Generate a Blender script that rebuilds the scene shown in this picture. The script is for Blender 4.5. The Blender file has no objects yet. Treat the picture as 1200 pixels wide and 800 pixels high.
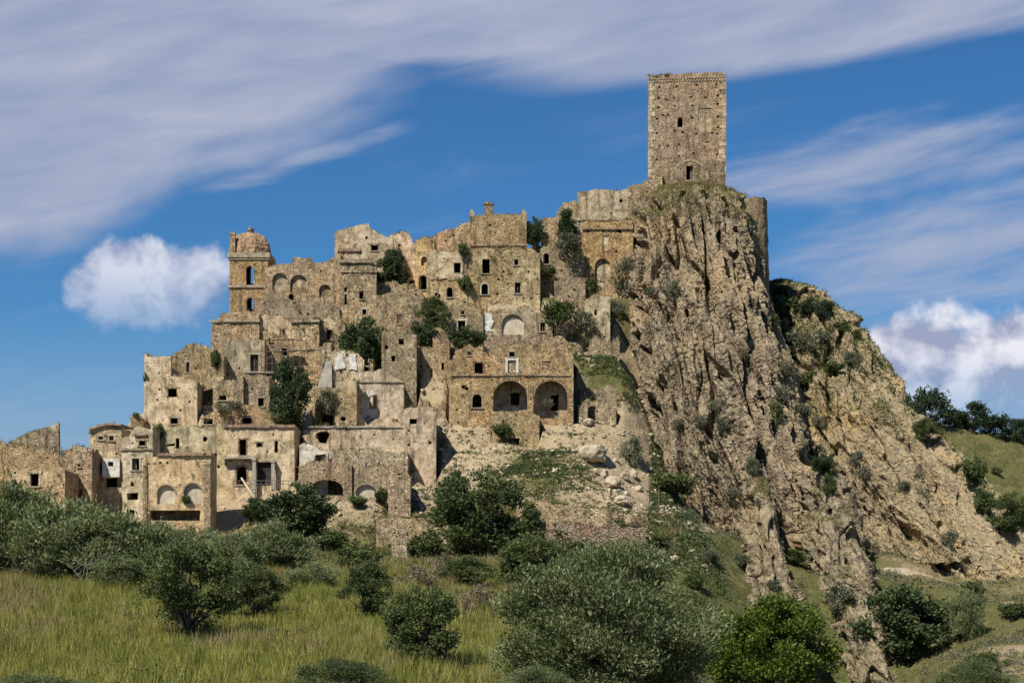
import bpy, math, random
import numpy as np
from mathutils import Vector, Matrix, geometry as G
from mathutils.bvhtree import BVHTree

random.seed(7)
sc = bpy.context.scene
COL = sc.collection
R = math.radians

# ------------------------------------------------------------------ camera, sky, sun, exposure
F = 2000.0          # focal length in photo pixels (photo 1200 x 800)
VH = 640.0          # photo row of the horizon
cam_d = bpy.data.cameras.new('camera')
cam = bpy.data.objects.new('camera', cam_d)
COL.objects.link(cam)
cam.location = (0, 0, 0)
cam.rotation_euler = (R(90), 0, 0)
cam_d.sensor_width = 36.0
cam_d.lens = F / 1200.0 * 36.0
cam_d.shift_y = (VH - 400.0) / 1200.0
cam_d.clip_start = 0.5
cam_d.clip_end = 20000
sc.camera = cam

SUN_EL = 50.0
SUN_AZ = -36.0       # degrees from the view axis pulled back to the camera: negative = from the left
_az = R(SUN_AZ)
SDIR = Vector((math.sin(_az) * math.cos(R(SUN_EL)), -math.cos(_az) * math.cos(R(SUN_EL)), math.sin(R(SUN_EL))))
sun_d = bpy.data.lights.new('sun', 'SUN')
sun_d.energy = 5.0
sun_d.angle = R(0.53)
sun_d.color = (1.0, 0.955, 0.88)
sun = bpy.data.objects.new('sun', sun_d)
COL.objects.link(sun)
sun.rotation_euler = SDIR.to_track_quat('Z', 'Y').to_euler()
sun.location = (-80, -60, 150)

sc.view_settings.view_transform = 'Standard'
sc.view_settings.look = 'None'
sc.view_settings.gamma = 1.0
sc.view_settings.use_curve_mapping = False
sc.view_settings.exposure = 0.3
sc.render.engine = 'CYCLES'
sc.cycles.use_denoising = True
sc.cycles.max_bounces = 5
sc.cycles.diffuse_bounces = 3
sc.cycles.transparent_max_bounces = 4


class NT:
    """small helper for wiring nodes"""
    def __init__(self, tree):
        self.t = tree
        tree.nodes.clear()

    def n(self, kind, **kw):
        nd = self.t.nodes.new(kind)
        for k, v in kw.items():
            setattr(nd, k, v)
        return nd

    def link(self, a, b):
        self.t.links.new(a, b)

    def put(self, sock, val):
        if isinstance(val, bpy.types.NodeSocket):
            self.t.links.new(val, sock)
        elif val is not None:
            sock.default_value = val

    def m(self, op, a, b=None, c=None, clamp=False):
        nd = self.n('ShaderNodeMath', operation=op)
        nd.use_clamp = clamp
        self.put(nd.inputs[0], a)
        self.put(nd.inputs[1], b)
        if c is not None:
            self.put(nd.inputs[2], c)
        return nd.outputs[0]

    def vm(self, op, a, b=None):
        nd = self.n('ShaderNodeVectorMath', operation=op)
        self.put(nd.inputs[0], a)
        self.put(nd.inputs[1], b)
        return nd.outputs[0]

    def noise(self, vec, scale, detail=4, rough=0.55, dist=0.0):
        nd = self.n('ShaderNodeTexNoise')
        self.put(nd.inputs['Vector'], vec)
        nd.inputs['Scale'].default_value = scale
        nd.inputs['Detail'].default_value = detail
        nd.inputs['Roughness'].default_value = rough
        nd.inputs['Distortion'].default_value = dist
        return nd.outputs['Fac']

    def smooth(self, x, a, b, lo=0.0, hi=1.0):
        nd = self.n('ShaderNodeMapRange', interpolation_type='SMOOTHSTEP')
        self.put(nd.inputs['Value'], x)
        nd.inputs['From Min'].default_value = a
        nd.inputs['From Max'].default_value = b
        nd.inputs['To Min'].default_value = lo
        nd.inputs['To Max'].default_value = hi
        return nd.outputs['Result']

    def mix(self, f, a, b, blend='MIX'):
        nd = self.n('ShaderNodeMix', data_type='RGBA', blend_type=blend)
        self.put(nd.inputs[0], f)
        self.put(nd.inputs[6], a)
        self.put(nd.inputs[7], b)
        return nd.outputs[2]

    def ramp(self, fac, stops, interp='LINEAR'):
        nd = self.n('ShaderNodeValToRGB')
        cr = nd.color_ramp
        cr.interpolation = interp
        while len(cr.elements) < len(stops):
            cr.elements.new(0.5)
        for e, (p, c) in zip(cr.elements, stops):
            e.position = p
            e.color = (c[0], c[1], c[2], 1)
        self.put(nd.inputs[0], fac)
        return nd.outputs[0]


def rgba(c):
    return (c[0], c[1], c[2], 1.0)


world = bpy.data.worlds.new('World')
sc.world = world
world.use_nodes = True
w = NT(world.node_tree)
out = w.n('ShaderNodeOutputWorld')
bg = w.n('ShaderNodeBackground')
sky = w.n('ShaderNodeTexSky', sky_type='NISHITA')
sky.sun_disc = False
sky.sun_elevation = R(SUN_EL)
sky.sun_rotation = math.atan2(SDIR.x, SDIR.y)
sky.altitude = 400
sky.air_density = 1.0
sky.dust_density = 0.15
sky.ozone_density = 3.0
SKY_STRENGTH = 0.085
tc = w.n('ShaderNodeTexCoord')
sep = w.n('ShaderNodeSeparateXYZ')
w.link(tc.outputs['Generated'], sep.inputs[0])
dx, dy, dz = sep.outputs
az = w.m('ARCTAN2', dx, dy)
el = w.m('ARCSINE', dz)
comb = w.n('ShaderNodeCombineXYZ')
w.put(comb.inputs[0], az); w.put(comb.inputs[1], el)
AE = comb.outputs[0]


def sky_ell(u, v, rx, ry, ang=0.0, warp=None):
    """1 at the centre of a rotated ellipse on the sky, 0 at its rim, negative outside"""
    ca = math.atan2(u - 600, F); ce = math.atan2((VH - v) * math.cos(ca), F)
    ddx = w.m('SUBTRACT', az, ca); ddy = w.m('SUBTRACT', el, ce)
    c, s = math.cos(R(ang)), math.sin(R(ang))
    a = w.m('ADD', w.m('MULTIPLY', ddx, c * F / rx), w.m('MULTIPLY', ddy, s * F / rx))
    b = w.m('ADD', w.m('MULTIPLY', ddx, -s * F / ry), w.m('MULTIPLY', ddy, c * F / ry))
    return w.m('SUBTRACT', 1.0, w.m('SQRT', w.m('ADD', w.m('MULTIPLY', a, a), w.m('MULTIPLY', b, b))))


def vmax(lst):
    r = lst[0]
    for x in lst[1:]:
        r = w.m('MAXIMUM', r, x)
    return r


# thin high cloud sheets: soft streaky veils
strv = w.n('ShaderNodeMapping'); strv.vector_type = 'TEXTURE'
strv.inputs['Rotation'].default_value = (0, 0, R(14)); strv.inputs['Scale'].default_value = (0.30, 0.075, 1)
w.link(AE, strv.inputs['Vector'])
streak = w.noise(strv.outputs[0], 1.0, 5, 0.5, 0.6)
strv2 = w.n('ShaderNodeMapping'); strv2.vector_type = 'TEXTURE'
strv2.inputs['Rotation'].default_value = (0, 0, R(10)); strv2.inputs['Scale'].default_value = (0.10, 0.02, 1)
w.link(AE, strv2.inputs['Vector'])
streak2 = w.noise(strv2.outputs[0], 1.0, 4, 0.55, 0.3)
veil_e = vmax([sky_ell(20, 110, 560, 170, 14), sky_ell(420, 10, 900, 70, 0), sky_ell(980, 20, 500, 62, 6)])
veil = w.smooth(w.m('ADD', veil_e, w.m('MULTIPLY', w.m('SUBTRACT', streak, 0.5), 1.1)), 0.0, 0.36)
veil_b = w.smooth(w.m('ADD', vmax([sky_ell(1150, 285, 420, 95, 8), sky_ell(1020, 190, 330, 60, 5), sky_ell(350, 188, 150, 20, 18)]),
                      w.m('MULTIPLY', w.m('SUBTRACT', streak2, 0.5), 1.5)), 0.05, 1.0, 0.0, 0.85)
veil_c = w.smooth(w.m('ADD', streak, w.m('MULTIPLY', w.m('SUBTRACT', streak2, 0.5), 0.35)), 0.52, 0.86, 0.0, 0.55)
veil_h = w.smooth(el, 0.15, 0.03, 0.0, 0.55)
veil_all = w.m('MAXIMUM', w.m('MAXIMUM', veil, veil_b), w.m('MAXIMUM', veil_c, veil_h))
veil_all = w.m('MULTIPLY', veil_all, w.m('ADD', 0.56, w.m('MULTIPLY', streak2, 0.62)))
# cumulus
cn = w.noise(AE, 28.0, 7, 0.54, 0.2)
mp = w.n('ShaderNodeMapping'); mp.inputs['Location'].default_value = (0.010, -0.014, 0)
w.link(AE, mp.inputs['Vector'])
cn2 = w.noise(mp.outputs[0], 28.0, 7, 0.54, 0.2)
cum = vmax([sky_ell(160, 312, 60, 36), sky_ell(222, 326, 60, 44), sky_ell(118, 340, 50, 36), sky_ell(170, 350, 100, 46),
            sky_ell(1085, 410, 100, 62), sky_ell(1165, 420, 80, 60), sky_ell(1120, 452, 170, 62), sky_ell(1260, 430, 110, 80)])
dens = w.m('ADD', cum, w.m('MULTIPLY', w.m('SUBTRACT', cn, 0.5), 1.75))
cmask = w.smooth(dens, -0.02, 0.38)
low = w.m('MAXIMUM', w.smooth(el, 0.098, 0.150), w.m('MULTIPLY', w.smooth(az, 0.1, 0.25), w.smooth(el, 0.07, 0.115)))
lit = w.m('ADD', w.m('MULTIPLY', w.m('SUBTRACT', cn, cn2), 4.2), w.m('ADD', 0.22, w.m('MULTIPLY', low, 0.42)), clamp=True)
cumcol = w.mix(lit, (3.2, 3.6, 5.2, 1), (8.0, 8.0, 8.7, 1))
cmask = w.m('MULTIPLY', cmask, w.m('MAXIMUM', w.smooth(el, 0.112, 0.165, 0.22, 1.0), w.m('MULTIPLY', w.smooth(az, 0.0, 0.15), w.smooth(el, 0.065, 0.115, 0.25, 1.0))))
veilcol = w.mix(streak2, (3.0, 3.5, 5.1, 1), (4.7, 5.0, 6.2, 1))
skyc = w.mix(1.0, sky.outputs[0], (0.25, 0.54, 0.80, 1), 'MULTIPLY')
c1 = w.mix(veil_all, skyc, veilcol)
cmask = w.m('MULTIPLY', cmask, w.smooth(az, -0.1, 0.1, 0.78, 1.0))
c2 = w.mix(cmask, c1, cumcol)
bg.inputs['Strength'].default_value = SKY_STRENGTH
w.link(c2, bg.inputs['Color'])
w.link(bg.outputs[0], out.inputs['Surface'])


# ------------------------------------------------------------------ maths helpers
def P(u, v, Y):
    """photo measurement at depth Y (metres) -> world point"""
    return ((u - 600.0) * Y / F, Y, (VH - v) * Y / F)


def _hash(i, j, k, seed):
    n = (i * 374761393 + j * 668265263 + k * 1274126177 + seed * 974634533) & 0xffffffff
    n = ((n ^ (n >> 13)) * 1274126177) & 0xffffffff
    n = ((n ^ (n >> 16)) * 2246822519) & 0xffffffff
    return ((n ^ (n >> 15)) & 0xffffff) / float(0xffffff)


def vnoise(p, seed=0):
    p = np.asarray(p, dtype=np.float64)
    i = np.floor(p).astype(np.int64)
    f = p - i
    f = f * f * f * (f * (f * 6 - 15) + 10)
    r = 0.0
    for a in (0, 1):
        wa = f[:, 0] if a else 1 - f[:, 0]
        for b in (0, 1):
            wb = f[:, 1] if b else 1 - f[:, 1]
            for c in (0, 1):
                wc = f[:, 2] if c else 1 - f[:, 2]
                r = r + wa * wb * wc * _hash(i[:, 0] + a, i[:, 1] + b, i[:, 2] + c, seed)
    return r * 2 - 1


def fbm(p, octaves=3, seed=0, gain=0.5, lac=2.03):
    p = np.asarray(p, dtype=np.float64)
    a, t, r = 1.0, 0.0, 0.0
    for o in range(octaves):
        r = r + a * vnoise(p, seed + o * 17)
        t += a
        a *= gain
        p = p * lac + 11.3
    return r / t


def ridged(p, octaves=2, seed=0):
    return 1 - 2 * np.abs(fbm(p, octaves, seed))


def xyz(x, y, z):
    return np.stack([np.broadcast_to(np.asarray(q, dtype=np.float64), np.shape(x)) for q in (x, y, z)], axis=1)


def sstep(x, a, b):
    t = np.clip((np.asarray(x) - a) / (b - a), 0, 1)
    return t * t * (3 - 2 * t)


# ------------------------------------------------------------------ mesh helpers
def np_mesh(name, verts, faces, smooth=False):
    """mesh from numpy arrays; faces all with the same number of corners"""
    verts = np.asarray(verts, dtype=np.float32)
    faces = np.asarray(faces, dtype=np.int32)
    me = bpy.data.meshes.new(name)
    nf, k = faces.shape
    me.vertices.add(len(verts)); me.vertices.foreach_set('co', verts.ravel())
    me.loops.add(nf * k); me.loops.foreach_set('vertex_index', faces.ravel())
    me.polygons.add(nf)
    me.polygons.foreach_set('loop_start', np.arange(0, nf * k, k, dtype=np.int32))
    me.polygons.foreach_set('loop_total', np.full(nf, k, dtype=np.int32))
    me.polygons.foreach_set('use_smooth', np.full(nf, smooth, dtype=bool))
    me.update(calc_edges=True)
    return me


def link(name, me, mat=None, parent=None, label=None, cat=None, group=None, kind=None, color=None):
    o = bpy.data.objects.new(name, me)
    COL.objects.link(o)
    if me is not None and mat is not None and len(me.materials) == 0:
        me.materials.append(mat)
    if parent is not None:
        o.parent = parent
    if label: o['label'] = label
    if cat:
        o['category'] = cat
        if not kind: kind = 'thing'
    if group: o['group'] = group
    if kind: o['kind'] = kind
    if color is not None: o.color = color
    return o


class MB:
    """collects simple solids into one mesh"""
    def __init__(self):
        self.v = []; self.f = []

    def add(self, vs, fs):
        b = len(self.v)
        self.v += [tuple(x) for x in vs]
        self.f += [tuple(i + b for i in f) for f in fs]

    def box(self, x0, x1, y0, y1, z0, z1):
        self.add([(x0, y0, z0), (x1, y0, z0), (x1, y1, z0), (x0, y1, z0), (x0, y0, z1), (x1, y0, z1), (x1, y1, z1), (x0, y1, z1)],
                 [(0, 3, 2, 1), (4, 5, 6, 7), (0, 1, 5, 4), (1, 2, 6, 5), (2, 3, 7, 6), (3, 0, 4, 7)])

    def tube(self, a, b, r0, r1, n=6):
        a, b = Vector(a), Vector(b)
        d = (b - a).normalized()
        s = d.orthogonal().normalized(); t = d.cross(s)
        vs = []
        for q, r in ((a, r0), (b, r1)):
            for i in range(n):
                an = 2 * math.pi * i / n
                vs.append(q + (s * math.cos(an) + t * math.sin(an)) * r)
        fs = [(i, (i + 1) % n, n + (i + 1) % n, n + i) for i in range(n)]
        fs += [tuple(reversed(range(n))), tuple(range(n, 2 * n))]
        self.add(vs, fs)

    def mesh(self, name, smooth=False):
        me = bpy.data.meshes.new(name)
        me.from_pydata(self.v, [], self.f)
        if smooth:
            me.polygons.foreach_set('use_smooth', [True] * len(me.polygons))
        me.update()
        return me


def in_poly(px, py, poly):
    x, y = np.asarray(px), np.asarray(py)
    ins = np.zeros(x.shape, dtype=bool)
    n = len(poly)
    for i in range(n):
        x0, y0 = poly[i]; x1, y1 = poly[(i + 1) % n]
        if y0 == y1:
            continue
        c = ((y0 > y) != (y1 > y)) & (x < (x1 - x0) * (y - y0) / (y1 - y0) + x0)
        ins ^= c
    return ins


def subdiv(poly, res):
    o = []
    for i in range(len(poly)):
        a, b = poly[i], poly[(i + 1) % len(poly)]
        L = math.hypot(b[0] - a[0], b[1] - a[1])
        k = max(1, int(round(L / res)))
        for j in range(k):
            t = j / k
            o.append((a[0] + (b[0] - a[0]) * t, a[1] + (b[1] - a[1]) * t))
    return o


WSEED = [0]


def wall_mesh(outline, holes, thick, disp=0.07, res=0.55, place=None):
    """a wall: flat outline in (x, z) with openings cut through, given thickness and an uneven face.
    place maps (x, y, z) arrays to local coordinates"""
    WSEED[0] += 1
    rng = np.random.RandomState(WSEED[0])
    loops = [subdiv(outline, res)] + [subdiv(h, 0.4) for h in holes]
    pts, edges = [], []
    for lp in loops:
        b = len(pts)
        pts += lp
        edges += [(b + i, b + (i + 1) % len(lp)) for i in range(len(lp))]
    xs = [p[0] for p in outline]; zs = [p[1] for p in outline]
    gx, gz = np.meshgrid(np.arange(min(xs), max(xs), res), np.arange(min(zs), max(zs), res))
    gx = gx.ravel() + rng.uniform(-.18, .18, gx.size); gz = gz.ravel() + rng.uniform(-.18, .18, gz.size)
    ok = in_poly(gx, gz, outline)
    for h in holes:
        hx = [p[0] for p in h]; hz = [p[1] for p in h]
        ok &= ~((gx > min(hx) - .12) & (gx < max(hx) + .12) & (gz > min(hz) - .12) & (gz < max(hz) + .12))
    pts += list(zip(gx[ok].tolist(), gz[ok].tolist()))
    cv, ce, cf, _, _, _ = G.delaunay_2d_cdt([Vector(p) for p in pts], edges, [], 0, 1e-4)
    V = np.array([(p[0], p[1]) for p in cv])
    T = np.array([f for f in cf if len(f) == 3], dtype=np.int64)
    c = V[T].mean(axis=1)
    keep = in_poly(c[:, 0], c[:, 1], outline)
    for h in holes:
        keep &= ~in_poly(c[:, 0], c[:, 1], h)
    T = T[keep]
    a = V[T]
    ar = (a[:, 1, 0] - a[:, 0, 0]) * (a[:, 2, 1] - a[:, 0, 1]) - (a[:, 1, 1] - a[:, 0, 1]) * (a[:, 2, 0] - a[:, 0, 0])
    T[ar < 0] = T[ar < 0][:, ::-1]
    n = len(V)
    off = fbm(xyz(V[:, 0] * .9, V[:, 1] * .9, 0.37 * WSEED[0]), 2, 5) * disp
    fr = xyz(V[:, 0], off, V[:, 1]); bk = xyz(V[:, 0], thick, V[:, 1])
    cnt = {}
    for t in T.tolist():
        for i in range(3):
            e = (t[i], t[(i + 1) % 3])
            cnt[e] = cnt.get(e, 0) + 1
    faces = T.tolist() + (T[:, ::-1] + n).tolist()
    for (i, j) in cnt:
        if (j, i) not in cnt:
            faces.append([j, i, i + n, j + n])
    W = np.concatenate([fr, bk])
    if place:
        W = place(W)
    me = bpy.data.meshes.new('wall')
    me.from_pydata(W.tolist(), [], faces)
    me.update()
    return me


# ------------------------------------------------------------------ materials
def new_mat(name):
    m = bpy.data.materials.new(name)
    m.use_nodes = True
    t = NT(m.node_tree)
    o = t.n('ShaderNodeOutputMaterial')
    b = t.n('ShaderNodeBsdfPrincipled')
    b.inputs['Roughness'].default_value = 0.92
    b.inputs['Specular IOR Level'].default_value = 0.15
    t.link(b.outputs[0], o.inputs['Surface'])
    return m, t, b


def scaled(t, vec, s):
    mp_ = t.n('ShaderNodeMapping'); mp_.inputs['Scale'].default_value = s
    t.link(vec, mp_.inputs['Vector'])
    return mp_.outputs[0]


def voro(t, vec, scale, feature='F1', rnd=1.0):
    v = t.n('ShaderNodeTexVoronoi', feature=feature)
    t.put(v.inputs['Vector'], vec)
    v.inputs['Scale'].default_value = scale
    v.inputs['Randomness'].default_value = rnd
    return v


def bump(t, b, height, strength=1.0, dist=0.1):
    n = t.n('ShaderNodeBump')
    n.inputs['Strength'].default_value = strength
    n.inputs['Distance'].default_value = dist
    t.put(n.inputs['Height'], height)
    t.link(n.outputs[0], b.inputs['Normal'])


def mat_masonry():
    """rubble masonry with remains of render; object colour tints it, object alpha says how much render is left"""
    m, t, b = new_mat('rubble_masonry')
    geo = t.n('ShaderNodeNewGeometry'); pos = geo.outputs['Position']
    oi = t.n('ShaderNodeObjectInfo')
    wob = t.n('ShaderNodeTexNoise'); wob.inputs['Scale'].default_value = 2.2; wob.inputs['Detail'].default_value = 3
    t.link(pos, wob.inputs['Vector'])
    wsc = t.n('ShaderNodeVectorMath', operation='SCALE'); wsc.inputs['Scale'].default_value = .3
    t.link(wob.outputs['Color'], wsc.inputs[0])
    pos2 = t.vm('ADD', pos, wsc.outputs[0])
    psc = t.n('ShaderNodeVectorMath', operation='SCALE')
    t.link(pos2, psc.inputs[0]); t.link(t.smooth(oi.outputs['Random'], 0.0, 1.0, .78, 1.4), psc.inputs['Scale'])
    pos2 = psc.outputs[0]
    va = voro(t, scaled(t, pos2, (3.3, 3.3, 4.8)), 1.0); vae = voro(t, scaled(t, pos2, (3.3, 3.3, 4.8)), 1.0, 'DISTANCE_TO_EDGE')
    vb = voro(t, scaled(t, pos2, (5.6, 5.6, 7.4)), 1.0); vbe = voro(t, scaled(t, pos2, (5.6, 5.6, 7.4)), 1.0, 'DISTANCE_TO_EDGE')
    selm = t.smooth(t.noise(pos, .8, 3, .5), .49, .51)
    rc = t.mix(selm, va.outputs['Color'], vb.outputs['Color'])
    ed = t.m('ADD', t.m('MULTIPLY', vae.outputs['Distance'], t.m('SUBTRACT', 1.0, selm)), t.m('MULTIPLY', vbe.outputs['Distance'], selm))
    sr = t.n('ShaderNodeSeparateColor'); t.link(rc, sr.inputs[0])
    stone = t.ramp(sr.outputs[0], [(0.0, (.21, .16, .105)), (.2, (.43, .34, .22)), (.42, (.60, .49, .33)), (.6, (.48, .395, .275)),
                                   (.82, (.80, .68, .49)), (1.0, (.34, .245, .165))])
    big = t.noise(pos, 0.20, 6, 0.65)
    mid = t.noise(pos, 1.1, 8, 0.72)
    fine = t.noise(pos, 5.5, 5, 0.7)
    joint = t.smooth(ed, 0.01, 0.12)
    jointc = t.mix(t.smooth(mid, .40, .60), (.17, .128, .082, 1), (.54, .44, .295, 1))
    rub = t.mix(joint, jointc, stone)
    v3 = voro(t, scaled(t, pos, (1.05, 1.05, 1.4)), 1.0)
    sock = t.m('MULTIPLY', t.smooth(v3.outputs['Distance'], 0.20, 0.10), t.m('GREATER_THAN', t.noise(pos, 0.9, 2, .5), 0.46))
    rub = t.mix(t.m('MULTIPLY', sock, .92), rub, (.045, .033, .024, 1))  # shade inside the gaps between stones, put into the colour
    # remains of render with torn edges
    pl = t.m('ADD', t.m('ADD', t.m('MULTIPLY', big, .55), t.m('MULTIPLY', mid, .45)), t.m('MULTIPLY', t.m('SUBTRACT', oi.outputs['Alpha'], .5), .50))
    plf = t.smooth(pl, 0.515, 0.555)
    pm = t.noise(pos, .7, 8, .75)
    pcol = t.ramp(pm, [(.30, (.20, .17, .125)), (.42, (.43, .365, .265)), (.51, (.63, .54, .40)), (.60, (.75, .665, .515)), (.72, (.44, .395, .31))])
    pcol = t.mix(t.m('MULTIPLY', t.m('SUBTRACT', 1.0, joint), .22), pcol, (.25, .19, .12, 1))
    col = t.mix(plf, rub, pcol)
    # pits, holes and small tufts in the face, their shade painted into the colour
    pit = t.smooth(t.m('ADD', t.m('MULTIPLY', fine, .6), t.m('MULTIPLY', t.noise(pos, 2.3, 4, .6), .4)), .60, .665)
    pit = t.m('MULTIPLY', pit, t.m('SUBTRACT', .88, t.m('MULTIPLY', plf, .25)))
    col = t.mix(pit, col, (.075, .062, .042, 1))
    # rain stains and lichen
    st = t.noise(scaled(t, pos, (1.1, 1.1, .15)), 1.0, 6, .68)
    col = t.mix(t.m('MULTIPLY', t.smooth(st, .50, .66), .72), col, (.125, .110, .085, 1))
    lich = t.noise(pos, .45, 7, .74)
    col = t.mix(t.m('MULTIPLY', t.smooth(lich, .55, .69), .50), col, (.23, .205, .145, 1))
    grime = t.m('MULTIPLY', t.smooth(t.noise(pos, .8, 9, .8), .49, .61), .48)
    col = t.mix(grime, col, t.mix(1.0, col, (.44, .41, .35, 1), 'MULTIPLY'))
    pale = t.noise(scaled(t, pos, (.5, .5, .35)), 1.0, 6, .7)
    col = t.mix(t.m('MULTIPLY', t.smooth(pale, .57, .68), .35), col, (.66, .60, .48, 1))
    warm = t.mix(t.m('FRACT', t.m('MULTIPLY', oi.outputs['Random'], 7.3)), (.95, .95, .92, 1), (1.07, 1.0, .89, 1))
    col = t.mix(1.0, col, warm, 'MULTIPLY')
    hue = t.noise(pos, .11, 3, .5)
    col = t.mix(t.m('MULTIPLY', t.smooth(hue, .45, .65), .35), col, t.mix(1.0, col, (1.10, .93, .74, 1), 'MULTIPLY'))
    col = t.mix(1.0, col, oi.outputs['Color'], 'MULTIPLY')
    t.link(col, b.inputs['Base Color'])
    h = t.m('MULTIPLY', t.m('ADD', joint, t.m('MULTIPLY', sock, -2.0)), t.m('SUBTRACT', 1.0, t.m('MULTIPLY', plf, .8)))
    h = t.m('ADD', h, t.m('MULTIPLY', fine, .7))
    h = t.m('ADD', h, t.m('MULTIPLY', plf, .6))
    h = t.m('SUBTRACT', h, t.m('MULTIPLY', pit, 1.2))
    h = t.m('ADD', h, t.m('MULTIPLY', mid, 1.3))
    bump(t, b, h, 1.0, 0.15)
    return m


def mat_rock(name, cols, ochre, scale=1.0, veg=.5):
    """weathered conglomerate"""
    m, t, b = new_mat(name)
    geo = t.n('ShaderNodeNewGeometry'); pos = geo.outputs['Position']
    big = t.noise(pos, 0.09 * scale, 5, 0.6)
    mid = t.noise(pos, 0.8 * scale, 6, 0.65)
    streak = t.noise(scaled(t, pos, (.8, .8, .13)), 1.0, 5, .65)
    vp = voro(t, scaled(t, pos, (1, 1, 1)), 2.6 * scale)
    peb = t.ramp(vp.outputs['Color'], [(0, (.72, .70, .68)), (.5, (1, 1, 1)), (1, (1.25, 1.22, 1.15))])
    col = t.ramp(t.m('ADD', t.m('MULTIPLY', streak, .55), t.m('MULTIPLY', mid, .45)), cols)
    col = t.mix(t.m('MULTIPLY', t.smooth(big, .50, .66), .75), col, rgba(ochre))
    col = t.mix(1.0, col, peb, 'MULTIPLY')
    lich = t.noise(pos, .35, 6, .7)
    col = t.mix(t.m('MULTIPLY', t.smooth(lich, .54, .68), .55), col, (.20, .18, .125, 1))
    nz = t.n('ShaderNodeSeparateXYZ'); t.link(geo.outputs['Normal'], nz.inputs[0])
    gr = t.m('MULTIPLY', t.smooth(nz.outputs[2], .45, .8), t.smooth(mid, .38, .58))
    col = t.mix(t.m('MULTIPLY', gr, veg), col, (.13, .125, .05, 1))
    t.link(col, b.inputs['Base Color'])
    h = t.m('ADD', t.m('MULTIPLY', t.m('SUBTRACT', 1.0, vp.outputs['Distance']), .7), t.m('MULTIPLY', mid, 1.3))
    bump(t, b, h, 1.0, .28)
    return m


def mat_ground():
    m, t, b = new_mat('hillside_soil')
    geo = t.n('ShaderNodeNewGeometry'); pos = geo.outputs['Position']
    at = t.n('ShaderNodeAttribute', attribute_name='cover')
    n1 = t.noise(pos, .35, 6, .65); n2 = t.noise(pos, 2.2, 5, .7)
    mixn = t.m('ADD', t.m('MULTIPLY', n1, .5), t.m('MULTIPLY', n2, .5))
    soil = t.ramp(mixn, [(.30, (.14, .11, .068)), (.41, (.275, .205, .122)), (.50, (.395, .305, .185)), (.60, (.46, .36, .222)), (.72, (.25, .19, .11))])
    grass = t.ramp(mixn, [(.3, (.040, .050, .016)), (.45, (.085, .092, .028)), (.56, (.15, .135, .05)), (.68, (.26, .215, .10))])
    f = t.smooth(t.m('ADD', at.outputs['Fac'], t.m('MULTIPLY', t.m('SUBTRACT', mixn, .5), 1.8)), .38, .62)
    t.link(t.mix(f, soil, grass), b.inputs['Base Color'])
    bump(t, b, t.m('ADD', n2, n1), 1.0, .35)
    return m


def mat_leaf(name, stops, trans=.25):
    m = bpy.data.materials.new(name)
    m.use_nodes = True
    t = NT(m.node_tree)
    o = t.n('ShaderNodeOutputMaterial')
    geo = t.n('ShaderNodeNewGeometry')
    oi = t.n('ShaderNodeObjectInfo')
    r = t.m('ADD', t.m('MULTIPLY', geo.outputs['Random Per Island'], .52), t.m('MULTIPLY', t.smooth(t.noise(geo.outputs['Position'], .7, 4, .6), .3, .7), .42))
    r = t.m('ADD', r, t.m('MULTIPLY', t.m('SUBTRACT', oi.outputs['Random'], .5), .18))
    c = t.ramp(r, stops)
    d = t.n('ShaderNodeBsdfPrincipled'); d.inputs['Roughness'].default_value = .6
    d.inputs['Specular IOR Level'].default_value = .25
    tr = t.n('ShaderNodeBsdfTranslucent')
    t.link(c, d.inputs['Base Color']); t.link(c, tr.inputs['Color'])
    ms = t.n('ShaderNodeMixShader'); ms.inputs[0].default_value = trans
    t.link(d.outputs[0], ms.inputs[1]); t.link(tr.outputs[0], ms.inputs[2])
    t.link(ms.outputs[0], o.inputs['Surface'])
    return m


def mat_plain(name, c0, c1, scale=2.0, bd=.05, rough=.9):
    m, t, b = new_mat(name)
    geo = t.n('ShaderNodeNewGeometry'); pos = geo.outputs['Position']
    n = t.noise(pos, scale, 6, .68)
    n2 = t.noise(scaled(t, pos, (1.4, 1.4, .3)), 1.0, 4, .6)
    f = t.m('ADD', t.m('MULTIPLY', n, .65), t.m('MULTIPLY', n2, .35))
    t.link(t.mix(t.smooth(f, .36, .66), rgba(c0), rgba(c1)), b.inputs['Base Color'])
    b.inputs['Roughness'].default_value = rough
    bump(t, b, n, 1.0, bd)
    return m


def mat_brick():
    m, t, b = new_mat('thin_red_brick')
    geo = t.n('ShaderNodeNewGeometry'); pos = geo.outputs['Position']
    v1 = voro(t, scaled(t, pos, (1.6, 1.6, 5.0)), 1.0); v2 = voro(t, scaled(t, pos, (1.6, 1.6, 5.0)), 1.0, 'DISTANCE_TO_EDGE')
    c = t.ramp(v1.outputs['Color'], [(0, (.20, .10, .065)), (.35, (.34, .185, .12)), (.7, (.44, .28, .18)), (1, (.50, .38, .25))])
    n = t.noise(pos, .5, 5, .65)
    c = t.mix(t.smooth(n, .42, .56), c, (.36, .285, .185, 1))
    j = t.smooth(v2.outputs['Distance'], .02, .14)
    t.link(t.mix(j, (.12, .09, .06, 1), c), b.inputs['Base Color'])
    bump(t, b, t.m('ADD', j, n), 1.0, .12)
    return m


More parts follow.
